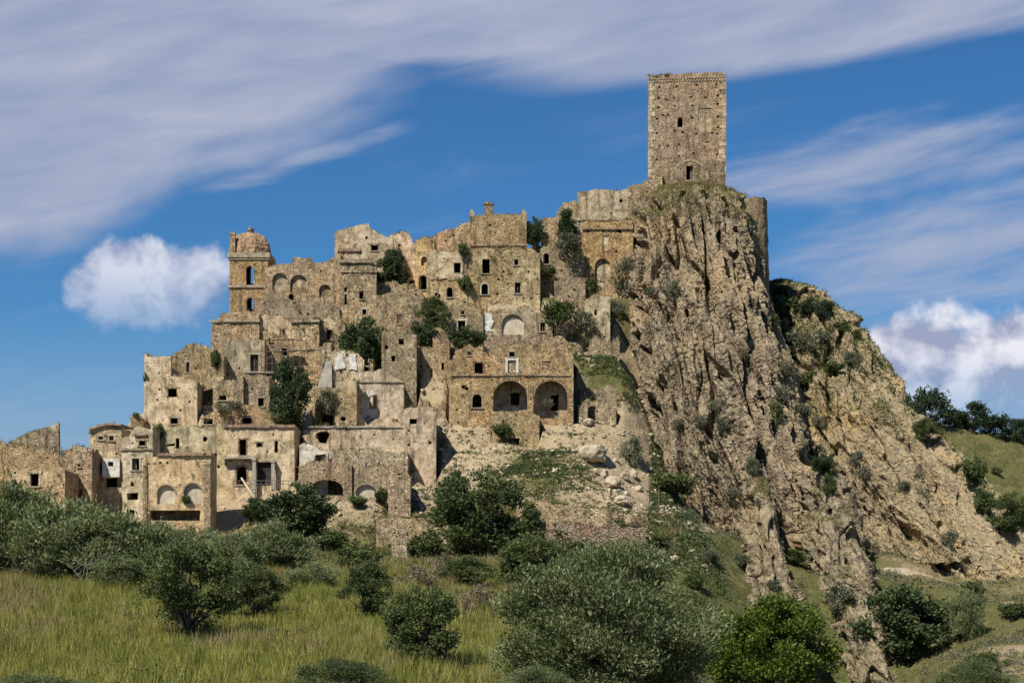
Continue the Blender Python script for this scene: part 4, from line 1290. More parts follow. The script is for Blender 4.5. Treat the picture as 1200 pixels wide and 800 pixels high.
    for (u, v0, v1) in d.get('posts', []):
        mb = MB(); mb.box(lx(u) - .22, lx(u) + .22, -1.0, -.6, lz(v1) - 1, lz(v0) - .2); mb.box(lx(u) - .3, lx(u) + .3, -1.1, .05, lz(v0) - .2, lz(v0) + .02)
        link('porch_post', mb.mesh('porch_post'), M['grey'], root)
    for (u0, u1, v0, v1) in d.get('pilaster', []):
        mb = MB(); z_ = lz(v1) - 1
        while z_ < lz(v0):
            e = z_ + rng.uniform(.3, .55)
            mb.box(lx(u0) + rng.uniform(-.06, .06), lx(u1) + rng.uniform(-.06, .02), -rng.uniform(.14, .22), .1, z_, min(e, lz(v0)) - .01)
            z_ = e
        link('pilaster', mb.mesh('pilaster'), M['masonry'], root, color=(1.04, .98, .9, .1))
    if d.get('bay'):
        u0, u1, v0, v1 = d['bay']
        a, b, c, e = lx(u0), lx(u1), lz(v1), lz(v0)
        wx, wz = lx(131.6), lz(543.7)
        h_ = hole_poly(wx, wz, 6.5 * k, 5.5 * k, 'w', rng)
        o = link('bay', wall_mesh([(a, c), (b, c), (b, e), (a, e)], [h_], .95, .03, .6, lambda W: np.stack([W[:, 0], W[:, 1] - .9, W[:, 2]], 1)), M['white'], root)
        o['label'] = 'white plastered bay with one dark window'
        link('window_back', panel(h_, -.35, -.2, .1), M['dark'], o)  # dark panel stands in for the shade inside the opening
    return root


for d in T:
    make_building(d)

# ------------------------------------------------------------------ the keep
rk = random.Random(5)
put = [(773, 101), (793, 101), (816, 100), (839, 100), (772, 114), (781, 116), (790, 114), (810, 114), (827, 115), (841, 113), (772, 125), (791, 124), (811, 124), (841, 123), (777, 134), (783, 134),
       (811, 138), (841, 138), (770, 138), (841, 150), (800, 155), (791, 153), (770, 155), (841, 158), (834, 157), (816, 157), (783, 170), (773, 170), (796, 169), (829, 167), (812, 180), (840, 182), (796, 183), (770, 186)]
keep = make_building(dict(name='castle_keep', label='tall square stone keep on top of the crag', top=[(760, 87.5), (790, 86.5), (824, 87), (825, 85.5), (838, 85.5), (850, 86.5)], vb=214, Y=272.8, depth=11.5,
                          ops=[(797, 143, 6, 12, 'a'), (826, 141.5, 16, 28, 'nb'), (808, 203, 8, 17, 'w')], plaster=.34, tint=(1.08, 1.04, 1.0), rag=.3, yaw=-6.6, backk=1.0, putlogs=put, foot=3))
keep.children[0]['label'] = 'sunlit front wall of the keep dotted with putlog holes'
k_ = 272.8 / F
mb = MB()
for i in range(27):      # corbel table under the battlement
    for row in range(2):
        x = (-43.5 + i * 3.32 + row * 1.6) * k_
        mb.box(x - .11, x + .11, -.2 + .06 * row, .1, (214 - 91.5 - row * 3) * k_ - .12, (214 - 91.5 - row * 3) * k_ + .14)
cb = link('corbel_table', mb.mesh('corbel_table'), M['trim'], keep)
cb['kind'] = 'stuff'
# corner stones of the keep, long and short work
for sx in (-1, 1):
    z = 1.0; q_ = 0
    while z < 126 * k_ - 1.2:
        hq = rk.uniform(.5, .8); wq = (.95 if q_ % 2 else .55) * rk.uniform(.85, 1.15); pj = rk.uniform(.04, .10)
        xe = 45 * k_ * sx
        mb = MB(); mb.box(min(xe, xe - sx * wq) - (pj if sx < 0 else 0), max(xe, xe - sx * wq) + (pj if sx > 0 else 0), -pj, .5 * rk.uniform(.8, 1.3), z, z + hq - .04)
        link('corner_stone', mb.mesh('corner_stone'), M['masonry'], keep, color=tuple(c_ * (.82 + .3 * ((q_ * 37) % 10) / 10) for c_ in (1.0, .96, .91)) + (.8,))
        z += hq; q_ += 1
# relieving arch and worn footing at the base of the keep
mb = MB(); n = 20
cx, cz = (808 - 805) * k_, (214 - 211) * k_
for (r, th_, pj) in ((20 * k_, .28, .16),):
    for i in range(n):
        a0, a1 = math.pi * i / n, math.pi * (i + 1) / n - .015
        vs = []
        for yy in (-pj, .1):
            for a, rr in ((a0, r), (a0, r + th_), (a1, r + th_), (a1, r)):
                vs.append((cx + rr * math.cos(a), yy, cz + rr * math.sin(a) * 1.1))
        mb.add(vs, [(0, 1, 2, 3), (7, 6, 5, 4), (0, 4, 5, 1), (1, 5, 6, 2), (2, 6, 7, 3), (3, 7, 4, 0)])
link('relieving_arch', mb.mesh('relieving_arch'), M['trim'], keep)
pts = [(x + rk.uniform(-.2, .2), z + rk.uniform(-.15, .15)) for x, z in subdiv([(-25 * k_, -2), (43 * k_, -2), (44 * k_, 24 * k_), (5 * k_, 26.5 * k_), (-24 * k_, 25 * k_)], .7)]
link('footing', wall_mesh(pts, [hole_poly(3 * k_, 11 * k_, 9.5 * k_, 18.5 * k_, 'w', rk)], .4, .12, .5, lambda W: np.stack([W[:, 0], W[:, 1] - .12, W[:, 2]], 1)), M['masonry'], keep, color=(.74, .73, .72, .1))

# ------------------------------------------------------------------ bell tower of the church
bt = make_building(dict(name='bell_tower', label='square bell tower with a tiled dome and open arches', top=[(269, 299), (314, 299)], vb=372, Y=262, depth=6.0,
                        ops=[(292.8, 323, 9, 23, 'a'), (293, 357, 8, 16, 'a')], plaster=.3, tint=(1.12, 1.0, .84), rag=.02, yaw=0, backk=1.0, through=1.1, open=True))
k_ = 262 / F
uc_ = 291.5
W2 = 22.5 * k_
for (v, th_, pj) in ((299, .75, .32), (303, .35, .18), (335.5, .4, .25), (367, .35, .2)):
    mb = MB(); zc = (372 - v) * k_
    if v == 299:
        mb.box(-W2 - pj, W2 + pj, -pj, 6 + pj, zc - th_ / 2, zc + th_ / 2)
    else:
        mb.box(-W2 - pj, W2 + pj, -pj, .02, zc - th_ / 2, zc + th_ / 2); mb.box(W2 - .02, W2 + pj, .02, 6 + pj, zc - th_ / 2, zc + th_ / 2)
        mb.box(-W2 - pj, -W2 + .02, .02, 6 + pj, zc - th_ / 2, zc + th_ / 2)
    link('cornice', mb.mesh('cornice'), M['trim'], bt)
# dome: courses of clay tiles over a squashed octagonal cap
nr, ns = 16, 56
V_, F_ = [], []
rd = random.Random(2)
for i in range(nr + 1):
    a = (math.pi / 2) * i / nr
    for j in range(ns):
        an = 2 * math.pi * j / ns
        oct_ = 1 / max(.925, math.cos(((an + math.pi / 8) % (math.pi / 4)) - math.pi / 8)) * .96
        st = 1 + .014 * ((i % 2)) + rd.uniform(-.022, .022)
        V_.append((-.25 + 25.2 * k_ * math.cos(a) ** .62 * math.cos(an) * oct_ * st, 3.0 + 23.5 * k_ * math.cos(a) ** .62 * math.sin(an) * oct_ * st, (372 - 296.5) * k_ + 3.55 * math.sin(a) * (1 + rd.uniform(-.01, .01))))
for i in range(nr):
    for j in range(ns):
        F_.append((i * ns + j, i * ns + (j + 1) % ns, (i + 1) * ns + (j + 1) % ns, (i + 1) * ns + j))
me = bpy.data.meshes.new('dome'); me.from_pydata(V_, [], F_); me.update()
dome = link('dome', me, M['dome_tile'], bt)
mb = MB()
mb.tube((-.2, 3, (372 - 275) * k_), (-.2, 3, (372 - 266) * k_), .48, .48, 10); mb.tube((-.2, 3, (372 - 266) * k_), (-.2, 3, (372 - 264.5) * k_), .58, .58, 10); mb.tube((-.2, 3, (372 - 264.5) * k_), (-.2, 3, (372 - 261) * k_), .38, .1, 10)
link('finial', mb.mesh('finial'), M['brick'], dome)
for (xx, yy) in ((-W2 + .45, .5),):
    mb = MB(); mb.box(xx - .38, xx + .38, yy - .38, yy + .38, (372 - 297) * k_, (372 - 275) * k_); mb.box(xx - .46, xx + .46, yy - .46, yy + .46, (372 - 275) * k_, (372 - 273.5) * k_)
    mb.box(xx - .3, xx + .3, yy - .3, yy + .3, (372 - 273.5) * k_, (372 - 271) * k_)
    link('pinnacle', mb.mesh('pinnacle'), M['dome_tile'], bt)

# ------------------------------------------------------------------ round bastion on the right edge of the crag
bc = P(872, 330, 275)
br_ = 26.5 * 275 / F
hh_ = (330 - 237) * 275 / F
V_, F_ = [], []
na, nh = 72, 28
for i in range(nh + 1):
    z = hh_ * i / nh - 3 * (i == 0)
    for j in range(na):
        an = 2 * math.pi * j / na
        rr = br_ * (1 + .10 * (1 - i / nh)) + .12 * float(fbm([[math.cos(an) * 4, math.sin(an) * 4, z / 1.3]], 2, 61)[0])
        zt = z + (.5 * float(fbm([[math.cos(an) * 3, math.sin(an) * 3, 0]], 2, 62)[0]) if i == nh else 0)
        V_.append((rr * math.cos(an), rr * math.sin(an), zt))
for i in range(nh):
    for j in range(na):
        F_.append((i * na + j, i * na + (j + 1) % na, (i + 1) * na + (j + 1) % na, (i + 1) * na + j))
me = bpy.data.meshes.new('bastion'); me.from_pydata(V_, [], F_ + [tuple(range(nh * na, (nh + 1) * na))]); me.update()
ba = link('bastion', me, M['masonry'], label='rounded stone bastion on the right edge of the crag', cat='bastion', color=(.95, .93, .9, .3))
ba.location = bc
for j in range(60):
    TOPS.append((bc[0] + br_ * math.cos(j) * .9, bc[1] + br_ * math.sin(j) * .9, bc[2] + hh_, .4))

# ------------------------------------------------------------------ scaffold, stairs, posts
scf = link('scaffold', None, label='rusty tube scaffold on the balcony beside the dark tree', cat='scaffold')
scf.location = P(325, 436, 247.6)
ks = 247.6 / F
for i in range(7):
    mb = MB(); x = (i - 3) * 6.2 * ks
    mb.tube((x, 0, 0), (x, 0, 38 * ks), .045, .045, 5)
    link('upright', mb.mesh('upright'), M['metal'], scf)
for z in (10, 17, 24, 31):
    mb = MB(); mb.tube((-20 * ks, -.05, z * ks), (20 * ks, -.05, z * ks + .1), .04, .04, 5)
    link('rail', mb.mesh('rail'), M['metal'], scf)
mb = MB()
mb.tube((-18 * ks, .05, 10 * ks), (6 * ks, .05, 31 * ks), .035, .035, 5)
link('brace', mb.mesh('brace'), M['metal'], scf)
mb = MB(); mb.box(-20 * ks, 20 * ks, .0, .9, 24 * ks + .05, 24 * ks + .1); mb.box(-15 * ks, 20 * ks, .0, .9, 38 * ks, 38 * ks + .06)
link('plank', mb.mesh('plank'), M['wood'], scf)

stv = link('stone_stairs', None, label='narrow flight of worn stone steps left of the chapel', cat='stairs')
stv.location = P(380.5, 455, 242.5)
ks = 242.5 / F
for i in range(13):
    mb = MB(); mb.box(-8.5 * ks + .06 * i, 8.5 * ks - .04 * i, i * .34, i * .34 + .5, -3, (i + 1) * .335)
    link('step', mb.mesh('step'), M['grey'], stv)

pt = hit(772, 606)[0]
mb = MB(); mb.tube((0, 0, -.3), (0, 0, 36 * pt.y / F), .09, .07, 6); mb.tube((0, 0, 36 * pt.y / F), (.25, 0, 37 * pt.y / F), .05, .05, 5)
po = link('post', mb.mesh('post'), M['wood'], label='thin wooden post at the end of the hillside path', cat='post'); po.location = pt
sp = Vector(P(1034, 478, 322))
mb = MB(); mb.tube((0, 0, -1), (0, 0, 3.2), .07, .06, 6)
pn = link('light_pole', None, label='thin pole with a tilted pale panel beside the trees on the right crest', cat='pole'); pn.location = sp
link('pole', mb.mesh('pole'), M['metal'], pn)
mb = MB(); mb.add([(-.1, -.4, 3.0), (1.1, -.5, 3.2), (1.1, .3, 4.3), (-.1, .4, 4.1), (-.1, -.3, 2.95), (1.1, -.4, 3.15), (1.1, .4, 4.25), (-.1, .5, 4.05)],
                  [(0, 1, 2, 3), (7, 6, 5, 4), (0, 4, 5, 1), (1, 5, 6, 2), (2, 6, 7, 3), (3, 7, 4, 0)])
link('panel', mb.mesh('panel'), M['white'], pn)
mb = MB()
hp, hq = P(283, 560, 226.5), P(307, 597, 221)
mb.tube(hp, hq, .13, .1, 8)
link('fallen_beam', mb.mesh('fallen_beam'), M['pale'], label='pale fallen beam leaning down from the porch', cat='beam')
mb = MB()
rr_ = link('railing', None, label='thin metal railing along the porch terrace', cat='railing')
rr_.location = P(320, 572, 228.2); ks = 228.2 / F
for i in range(14):
    mb = MB(); mb.tube(((-46 + i * 6.4) * ks, 0, -.4), ((-46 + i * 6.4) * ks, 0, 9 * ks), .035, .035, 5); link('baluster', mb.mesh('baluster'), M['metal'], rr_)
for z in (5, 9):
    mb = MB(); mb.tube((-46 * ks, 0, z * ks), (38 * ks, 0, z * ks), .035, .035, 5); link('rail', mb.mesh('rail'), M['metal'], rr_)


# ------------------------------------------------------------------ boulders and rubble
def ico(n):
    import bmesh
    bm = bmesh.new(); bmesh.ops.create_icosphere(bm, subdivisions=n, radius=1.0)
    v = np.array([q.co[:] for q in bm.verts]); f = np.array([[q.index for q in p.verts] for p in bm.faces]); bm.free()
    return v, f


IV, IF = ico(3)
BOUL = [(697, 541, 36, 24, 'largest pale boulder lying on the slope left of the crag'), (719, 571, 22, 15, 'rounded boulder just below the largest boulder'),
        (728, 590, 19, 10, 'flat pale boulder above the hillside path'), (709, 559, 10, 10, 'small boulder between the largest boulder and the rounded one'),
        (732, 561, 11, 10, 'small boulder right of the rounded one'), (743, 560, 9, 12, 'upright boulder at the foot of the crag'), (698, 555, 8, 7, 'little stone left of the small boulder'),
        (375, 638, 20, 12, 'lone boulder in the grass below the dark bush'), (690, 497, 12, 8, 'low rock under the arched black doorway'), (748, 575, 10, 8, 'pale rock touching the crag foot above the path')]
for i, (u, v, w_, h_, lab) in enumerate(BOUL):
    p, nrm = hit(u, v)
    k = p.y / F
    q = IV * (1 + .42 * fbm(IV * .9 + i * 9.1, 2, 300 + i)[:, None] + .05 * fbm(IV * 3 + i, 2, 340)[:, None])
    q = q * (1 + .22 * np.floor(4 * fbm(IV * 1.6 + i * 3.3, 2, 360 + i)) / 4)[:, None]
    q = np.sign(q) * np.abs(q) ** .85
    q = q * np.array([w_ * k / 2, w_ * k / 2.3, h_ * k / 2]); q[:, 2] += h_ * k * .38
    o = link('boulder', np_mesh('boulder', q, IF, False), M['boulder'], label=lab, cat='boulder', group='boulders on the slope')
    o.location = p; o.rotation_euler = (0, 0, i * 1.3)

SV, SF = ico(1)


def stones(name, pts, smin, smax, mat, seed):
    r = np.random.RandomState(seed)
    n = len(pts)
    s = smin + (smax - smin) * r.rand(n) ** 2.5
    sc3 = s[:, None] * r.uniform(.6, 1.2, (n, 3)) * np.array([1, 1, .75])
    base = SV[None] * (1 + r.uniform(-.25, .25, (n, len(SV), 1)))
    V = base * sc3[:, None, :] + np.asarray(pts)[:, None, :]
    Fc = SF[None] + (np.arange(n) * len(SV))[:, None, None]
    return link(name, np_mesh(name, V.reshape(-1, 3), Fc.reshape(-1, 3)), mat, kind='stuff')


def scatter(n, x0, x1, y0, y1, seed, keep):
    r = np.random.RandomState(seed)
    x = r.uniform(x0, x1, n); y = r.uniform(y0, y1, n)
    k = keep(x, y, r)
    x, y = x[k], y[k]
    return np.stack([x, y, ground_z(x, y)], 1)


def outside(x, y, m=.5):
    ok = np.ones(len(x), dtype=bool)
    for (a, b, c, e, _) in FOOT:
        ok &= ~((x > a - m * .2) & (x < b + m * .2) & (y > c - m * .2) & (y < e))
    return ok


def uof(x, y): return 600 + F * x / y


def k_rub(x, y, r):
    n = fbm(xyz(x / 4, y / 4, 0), 2, 5)
    u = uof(x, y)
    d = np.where((u > 480) & (u < 530) & (y > 238) & (y < 252), 1.0, .16 + .3 * (n > .1))
    return outside(x, y) & (r.rand(len(x)) < d)


pts = scatter(12000, -45, 24, 206, 268, 1, k_rub)
o = stones('rubble', pts, .08, .48, M['boulder'], 2)
o['label'] = 'scattered rubble stones over the bare slope'; o['category'] = 'rubble'
wp = [hit(u_, v_) for u_, v_ in [(random.uniform(774, 800), random.uniform(592, 604)) for _ in range(70)]]
o = stones('stone_heap', [tuple(q[0]) for q in wp if q[0]], .15, .42, M['pale'], 4)
o['label'] = 'heap of white stones at the end of the path'; o['category'] = 'stones'


# paths: trodden earth ribbons lying on the slope
def ribbon(name, pix, wd, mat):
    pts = []
    for i in range(len(pix) - 1):
        for j in range(8):
            t = j / 8
            p, n_ = hit(pix[i][0] + (pix[i + 1][0] - pix[i][0]) * t, pix[i][1] + (pix[i + 1][1] - pix[i][1]) * t)
            if p is not None: pts.append(p)
    P_ = np.array([tuple(p) for p in pts])
    for _ in range(4):
        P_[1:-1] = (P_[:-2] + P_[1:-1] + P_[2:]) / 3
    vs, fs = [], []
    for i, p in enumerate(P_):
        a, b = P_[max(0, i - 1)], P_[min(len(P_) - 1, i + 1)]
        d_ = Vector(b - a); d_.z = 0; d_.normalize(); s_ = Vector((-d_.y, d_.x, 0))
        for k in (-1, -.5, 0, .5, 1):
            q = Vector(p) + s_ * k * wd / 2
            r_ = BVH.ray_cast(q + Vector((0, 0, 2.5)), Vector((0, 0, -1)), 6)
            vs.append((q.x, q.y, min((r_[0].z if r_[0] else q.z), q.z + .5) + .07 - .05 * abs(k)))
    for i in range(len(P_) - 1):
        for k in range(4):
            fs.append((i * 5 + k, i * 5 + k + 1, i * 5 + k + 6, i * 5 + k + 5))
    me = bpy.data.meshes.new(name); me.from_pydata(vs, [], fs); me.update()
    return link(name, me, M[mat], kind='structure')


ribbon('path', [(688, 590), (712, 597), (740, 602), (770, 608), (800, 612), (835, 618)], 2.2, 'path')
ribbon('path', [(1018, 668), (1045, 668), (1075, 671), (1100, 678), (1130, 688)], 1.2, 'path')
ribbon('path', [(1155, 703), (1180, 706), (1200, 712), (1225, 718)], 1.6, 'path')


# ------------------------------------------------------------------ plants
def unit(a):
    return a / np.maximum(np.linalg.norm(a, axis=1), 1e-9)[:, None]


def leaves(c, d, L, W_, r):
    """rhombic leaves at centres c along directions d"""
    s = unit(np.cross(d, unit(r.normal(size=d.shape))))
    L = np.asarray(L)[:, None]; W_ = np.asarray(W_)[:, None]
    V = np.stack([c - d * L / 2, c + s * W_ / 2 - d * L * .05, c + d * L / 2, c - s * W_ / 2 - d * L * .05], 1)
    return V.reshape(-1, 3), np.arange(len(c) * 4).reshape(-1, 4)


def limb_tubes(segs, n=6):
    mb = MB()
    for a, b, r0, r1 in segs:
        mb.tube(a, b, r0, r1, n)
    return mb


PROTO = {}


def plant_proto(kind, var, nl, leaf, crown_lo, clumps, mat, clump_r=.2, up=.5, narrow=.4, trunk=.05, shape=1.0, hang=0.0):
    """unit plant: 1 wide, 1 tall. Returns (crown mesh, trunk mesh)"""
    key = (kind, var)
    if key in PROTO:
        return PROTO[key]
    r = np.random.RandomState(hash(kind) % 1000 if False else sum(map(ord, kind)) * 13 + var * 101)
    cz0 = crown_lo; ch = 1 - crown_lo
    # clump centres on and in an uneven dome
    cc = []
    while len(cc) < clumps:
        p = r.uniform(-1, 1, 3)
        q = np.linalg.norm(p)
        if q > 1 or q < .55 * r.rand():
            continue
        an = math.atan2(p[1], p[0])
        lob = 1 + (.05 if 'near' in kind else .16) * math.sin(an * 2 + var * 2.1) + (.06 if 'near' in kind else .12) * math.sin(an * 3 + var)
        wz = 1 - .30 * shape * max(0, p[2]) ** 2
        cc.append((p[0] * .40 * lob * wz, p[1] * .40 * lob * wz, cz0 + ch * (.5 + .42 * p[2])))
    cc = np.array(cc)
    sz = clump_r * r.uniform(.55, 1.25, clumps)
    which = r.choice(clumps, nl, p=sz ** 2 / (sz ** 2).sum())
    off = unit(r.normal(size=(nl, 3))) * (r.rand(nl, 1) ** .45) * sz[which][:, None]
    off[:, 2] *= .85
    off[r.rand(nl) < (.03 if 'near' in kind else .10)] *= r.uniform(1.1, 1.75)
    sh = r.rand(nl) < (.03 if 'near' in kind else .07); off[sh] = (unit(r.normal(size=(clumps * 3, 3))) * np.array([1, 1, .8]) + [0, 0, .25])[which[sh] * 3 + r.randint(0, 3, sh.sum())] * (sz[which[sh]] * r.uniform(.6, 1.75, sh.sum()))[:, None]
    c = cc[which] + off
    out_ = unit(off + .5 * (c - np.array([0, 0, cz0 + ch * .4])))
    d = unit(out_ * .6 + r.normal(size=(nl, 3)) * .55 + np.array([0, 0, up - hang]))
    L = leaf * r.uniform(.6, 1.3, nl)
    c[:, 2] = np.maximum(c[:, 2], .01)
    V, Fc = leaves(c, d, L, L * narrow, r)
    cm = np_mesh('crown', V, Fc, False); cm.materials.append(M[mat])
    segs = []
    base = Vector((0, 0, -.05)); fork = Vector((r.uniform(-.04, .04), r.uniform(-.04, .04), max(.08, crown_lo * .95)))
    segs.append((base, fork, trunk * 1.25, trunk * .85))
    order = np.argsort(-sz)[:max(6, clumps // 3)]
    for i in order:
        e = Vector(cc[i]); m_ = fork.lerp(e, .5) + Vector(r.uniform(-.05, .05, 3))
        segs.append((fork, m_, trunk * .55, trunk * .33)); segs.append((m_, e, trunk * .33, trunk * .1))
    tm = limb_tubes(segs).mesh('trunk', True); tm.materials.append(M['bark'])
    PROTO[key] = (cm, tm)
    return PROTO[key]


KIND = {
    # nl, leaf, crown_lo, clumps, mat, clump_r, up, narrow, trunk
    'olive_near': dict(nl=100000, leaf=.022, crown_lo=.0, clumps=210, mat='olive', clump_r=.095, up=.7, narrow=.30, trunk=.028),
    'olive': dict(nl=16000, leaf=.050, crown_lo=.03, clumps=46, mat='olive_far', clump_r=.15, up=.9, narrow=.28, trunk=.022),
    'broad_near': dict(nl=44000, leaf=.024, crown_lo=.02, clumps=110, mat='bright', clump_r=.11, up=.3, narrow=.62, trunk=.035),
    'broad': dict(nl=12000, leaf=.042, crown_lo=.0, clumps=64, mat='broad', clump_r=.12, up=.2, narrow=.65, trunk=.03),
    'tree': dict(nl=16000, leaf=.034, crown_lo=.02, clumps=70, mat='mid', clump_r=.115, up=.2, narrow=.6, trunk=.028),
    'thorn': dict(nl=16000, leaf=.030, crown_lo=.08, clumps=80, mat='mid', clump_r=.10, up=.3, narrow=.5, trunk=.024),
    'scrub': dict(nl=1500, leaf=.11, crown_lo=.0, clumps=16, mat='scrub', clump_r=.2, up=.7, narrow=.35, trunk=.03),
    'green_scrub': dict(nl=2200, leaf=.10, crown_lo=.0, clumps=20, mat='mid', clump_r=.19, up=.5, narrow=.45, trunk=.03),
    'pine': dict(nl=6000, leaf=.06, crown_lo=.06, clumps=44, mat='pine', clump_r=.13, up=.5, narrow=.4, trunk=.03),
    'dry': dict(nl=1300, leaf=.10, crown_lo=.0, clumps=16, mat='dry', clump_r=.2, up=.8, narrow=.22, trunk=.022),
}
NAMES = {'olive_near': ('olive_tree', 'tree'), 'olive': ('olive_bush', 'bush'), 'broad_near': ('leafy_bush', 'bush'), 'broad': ('evergreen_tree', 'tree'), 'tree': ('leafy_tree', 'tree'),
         'thorn': ('thorn_tree', 'tree'), 'scrub': ('grey_shrub', 'shrub'), 'green_scrub': ('green_shrub', 'shrub'), 'pine': ('pine_tree', 'tree'), 'dry': ('dry_shrub', 'shrub')}
GRP = {'olive': 'olive bushes edging the field', 'broad': 'evergreen trees among the ruins', 'tree': 'leafy trees on the lower slope', 'scrub': 'grey shrubs on walls and rock',
       'green_scrub': 'green shrubs on the slopes', 'pine': 'trees along the right crest', 'dry': 'dry brown shrubs'}
PC = [0]


def plant(kind, u, vb, w_, h_, label, Y=None, nvar=2, sink=.04):
    """a plant whose foot is seen at (u, vb); Y given when it grows on a building, else found on the ground"""
    PC[0] += 1
    if Y is None:
        p, _ = hit(u, vb)
        if p is None:
            return
    else:
        p = Vector(P(u, vb, Y))
    k = p.y / F
    var = PC[0] % nvar
    cm, tm = plant_proto(kind, var, **KIND[kind])
    nm, cat = NAMES[kind]
    e = link(nm, None, label=label, cat=cat, group=GRP.get(kind))
    e.location = p - Vector((0, 0, sink * h_ * k))
    e.rotation_euler = (0, 0, (PC[0] * 2.399) % 6.283)
    e.scale = (w_ * k * 1.12, w_ * k * 1.12, h_ * k * 1.06)
    small = kind in ('scrub', 'green_scrub', 'dry')
    link('foliage' if small else 'crown', cm, None, e)
    link('stem' if small else 'trunk', tm, None, e)
    return e


# foreground
plant('olive_near', 713, 850, 268, 226, 'huge silvery olive tree in the middle foreground', 66, 1)
plant('olive_near', 395, 860, 150, 92, 'pale olive top poking up at the bottom edge left of centre', 52, 1)
plant('olive_near', 632, 860, 110, 84, 'small olive top at the bottom edge beside the huge olive tree', 50, 1)
plant('olive_near', 1140, 860, 110, 92, 'olive top in the bottom right corner', 60, 1)
plant('olive_near', 40, 850, 150, 62, 'low olive sprays in the bottom left corner', 50, 1)
plant('broad_near', 902, 838, 160, 146, 'rounded bright green bush right of the huge olive tree', 92, 1)
plant('thorn', 222, 748, 128, 118, 'dark spreading thorn tree standing alone in the grass field')
plant('thorn', 300, 722, 80, 62, 'paler low thorn bush right of the lone thorn tree')
plant('tree', 495, 778, 92, 96, 'dark conical bush at the right end of the grass field')
plant('tree', 430, 722, 56, 66, 'slim dark bush just left of the conical bush')
for i, (u, v, w_, h_, lab) in enumerate([
        (14, 674, 120, 112, 'tall olive bush at the left edge of the picture'), (66, 678, 120, 100, 'olive bush second from the left edge above the bare twigs'),
        (118, 678, 112, 88, 'broad olive bush in front of the white bay house'), (158, 676, 90, 72, 'low olive bush under the many windowed house'),
        (192, 676, 90, 66, 'rounded olive bush below the left lunette'), (236, 672, 76, 60, 'olive bush below the right lunette'), (272, 680, 72, 56, 'olive bush at the foot of the shaded pier'),
        (326, 670, 76, 66, 'pale olive bush left of the lone boulder'), (-26, 678, 90, 104, 'olive bush cut by the left edge of the picture'), (296, 668, 50, 46, 'small olive bush between two larger ones'),
        (140, 690, 70, 40, 'low olive bush spilling into the field grass'), (365, 690, 60, 34, 'low olive bush at the right end of the hedge')]):
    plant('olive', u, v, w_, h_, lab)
plant('broad', 350, 634, 92, 72, 'wide dark bush below the porch house')
plant('broad', 300, 612, 40, 30, 'low dark bush at the end of the fallen beam')
plant('tree', 566, 650, 112, 100, 'big leafy tree left of the brick retaining wall')
plant('broad', 533, 622, 42, 72, 'dark upright tree against the bare slope')
plant('tree', 618, 688, 84, 66, 'bushy tree below the brick retaining wall')
plant('green_scrub', 622, 616, 26, 24, 'shrub at the left end of the coursed stone wall')
plant('green_scrub', 585, 640, 50, 40, 'green shrub at the foot of the big leafy tree')
plant('broad', 1062, 772, 108, 88, 'large dark evergreen tree right of the tall rock fin')
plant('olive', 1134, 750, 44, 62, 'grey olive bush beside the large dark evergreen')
plant('green_scrub', 1155, 790, 44, 30, 'shrub in the lower right corner')
plant('green_scrub', 1140, 702, 30, 22, 'shrub beside the lower right path')
plant('green_scrub', 1187, 725, 36, 22, 'shrub at the right edge by the path')
plant('dry', 525, 680, 46, 34, 'dry brown bush in the grass left of the bushy tree')
plant('dry', 555, 715, 52, 34, 'purplish dry bush above the huge olive tree')
plant('dry', 445, 640, 26, 26, 'dry bush against the retaining wall')
plant('green_scrub', 420, 596, 24, 18, 'green shrub left of the pale lunette')
plant('broad', 447, 592, 18, 22, 'small dark bush beside the pale lunette')
plant('green_scrub', 392, 648, 50, 30, 'green shrub right of the lone boulder')
plant('green_scrub', 420, 668, 56, 30, 'green shrub left of the lone wall stub')
plant('dry', 352, 662, 50, 26, 'dry shrub between the pale olive bush and the wall stub')
plant('green_scrub', 500, 655, 44, 34, 'green shrub right of the lone wall stub')
plant('tree', 545, 690, 60, 40, 'low leafy bush under the big leafy tree')
plant('dry', 488, 690, 60, 30, 'dry brown bush behind the conical bush')
plant('green_scrub', 660, 640, 50, 26, 'green shrub over the left end of the brick wall')
plant('tree', 660, 672, 70, 44, 'leafy bush hiding the foot of the brick wall')
# in the town
plant('broad', 338, 512, 52, 94, 'tall dark tree rising beside the scaffold', 236.5)
plant('broad', 428, 440, 66, 72, 'round dark tree above the patchy white wall', 249.5)
plant('broad', 460, 345, 44, 54, 'dark tree below the gabled skyline house', 262.5)
plant('broad', 503, 412, 48, 42, 'dark bush between the pier and the slanting fragment', 250.5)
plant('tree', 507, 386, 36, 40, 'paler loose bush above the slanting fragment', 254)
plant('broad', 548, 414, 46, 34, 'dark bush on top of the double arch building', 249)
plant('broad', 664, 284, 28, 40, 'dark skyline bush against the rounded wall', 270.5)
plant('broad', 627, 292, 24, 40, 'dark skyline bush right of the chimney house', 271)
plant('green_scrub', 547, 345, 19, 26, 'round shrub growing out of the wide facade', 261.6)
plant('scrub', 664, 296, 34, 24, 'grey shrub on the crumbling wing', 263)
plant('green_scrub', 655, 385, 42, 38, 'green shrub below the crumbling wing', 255)
plant('scrub', 683, 388, 26, 28, 'grey shrub left of the plastered pier', 256)
plant('dry', 662, 395, 22, 26, 'brown shrub right of the arched alcove', 254)
plant('dry', 680, 412, 16, 24, 'brown shrub hanging beside the plastered pier', 256)
plant('green_scrub', 642, 328, 22, 18, 'shrub under the barred window', 263)
plant('green_scrub', 692, 342, 16, 16, 'shrub at the foot of the tall arched recess', 264)
plant('green_scrub', 590, 518, 26, 26, 'grey green shrub on the buttress wall', 239)
plant('scrub', 384, 484, 28, 30, 'round grey shrub in the dark shed', 239)
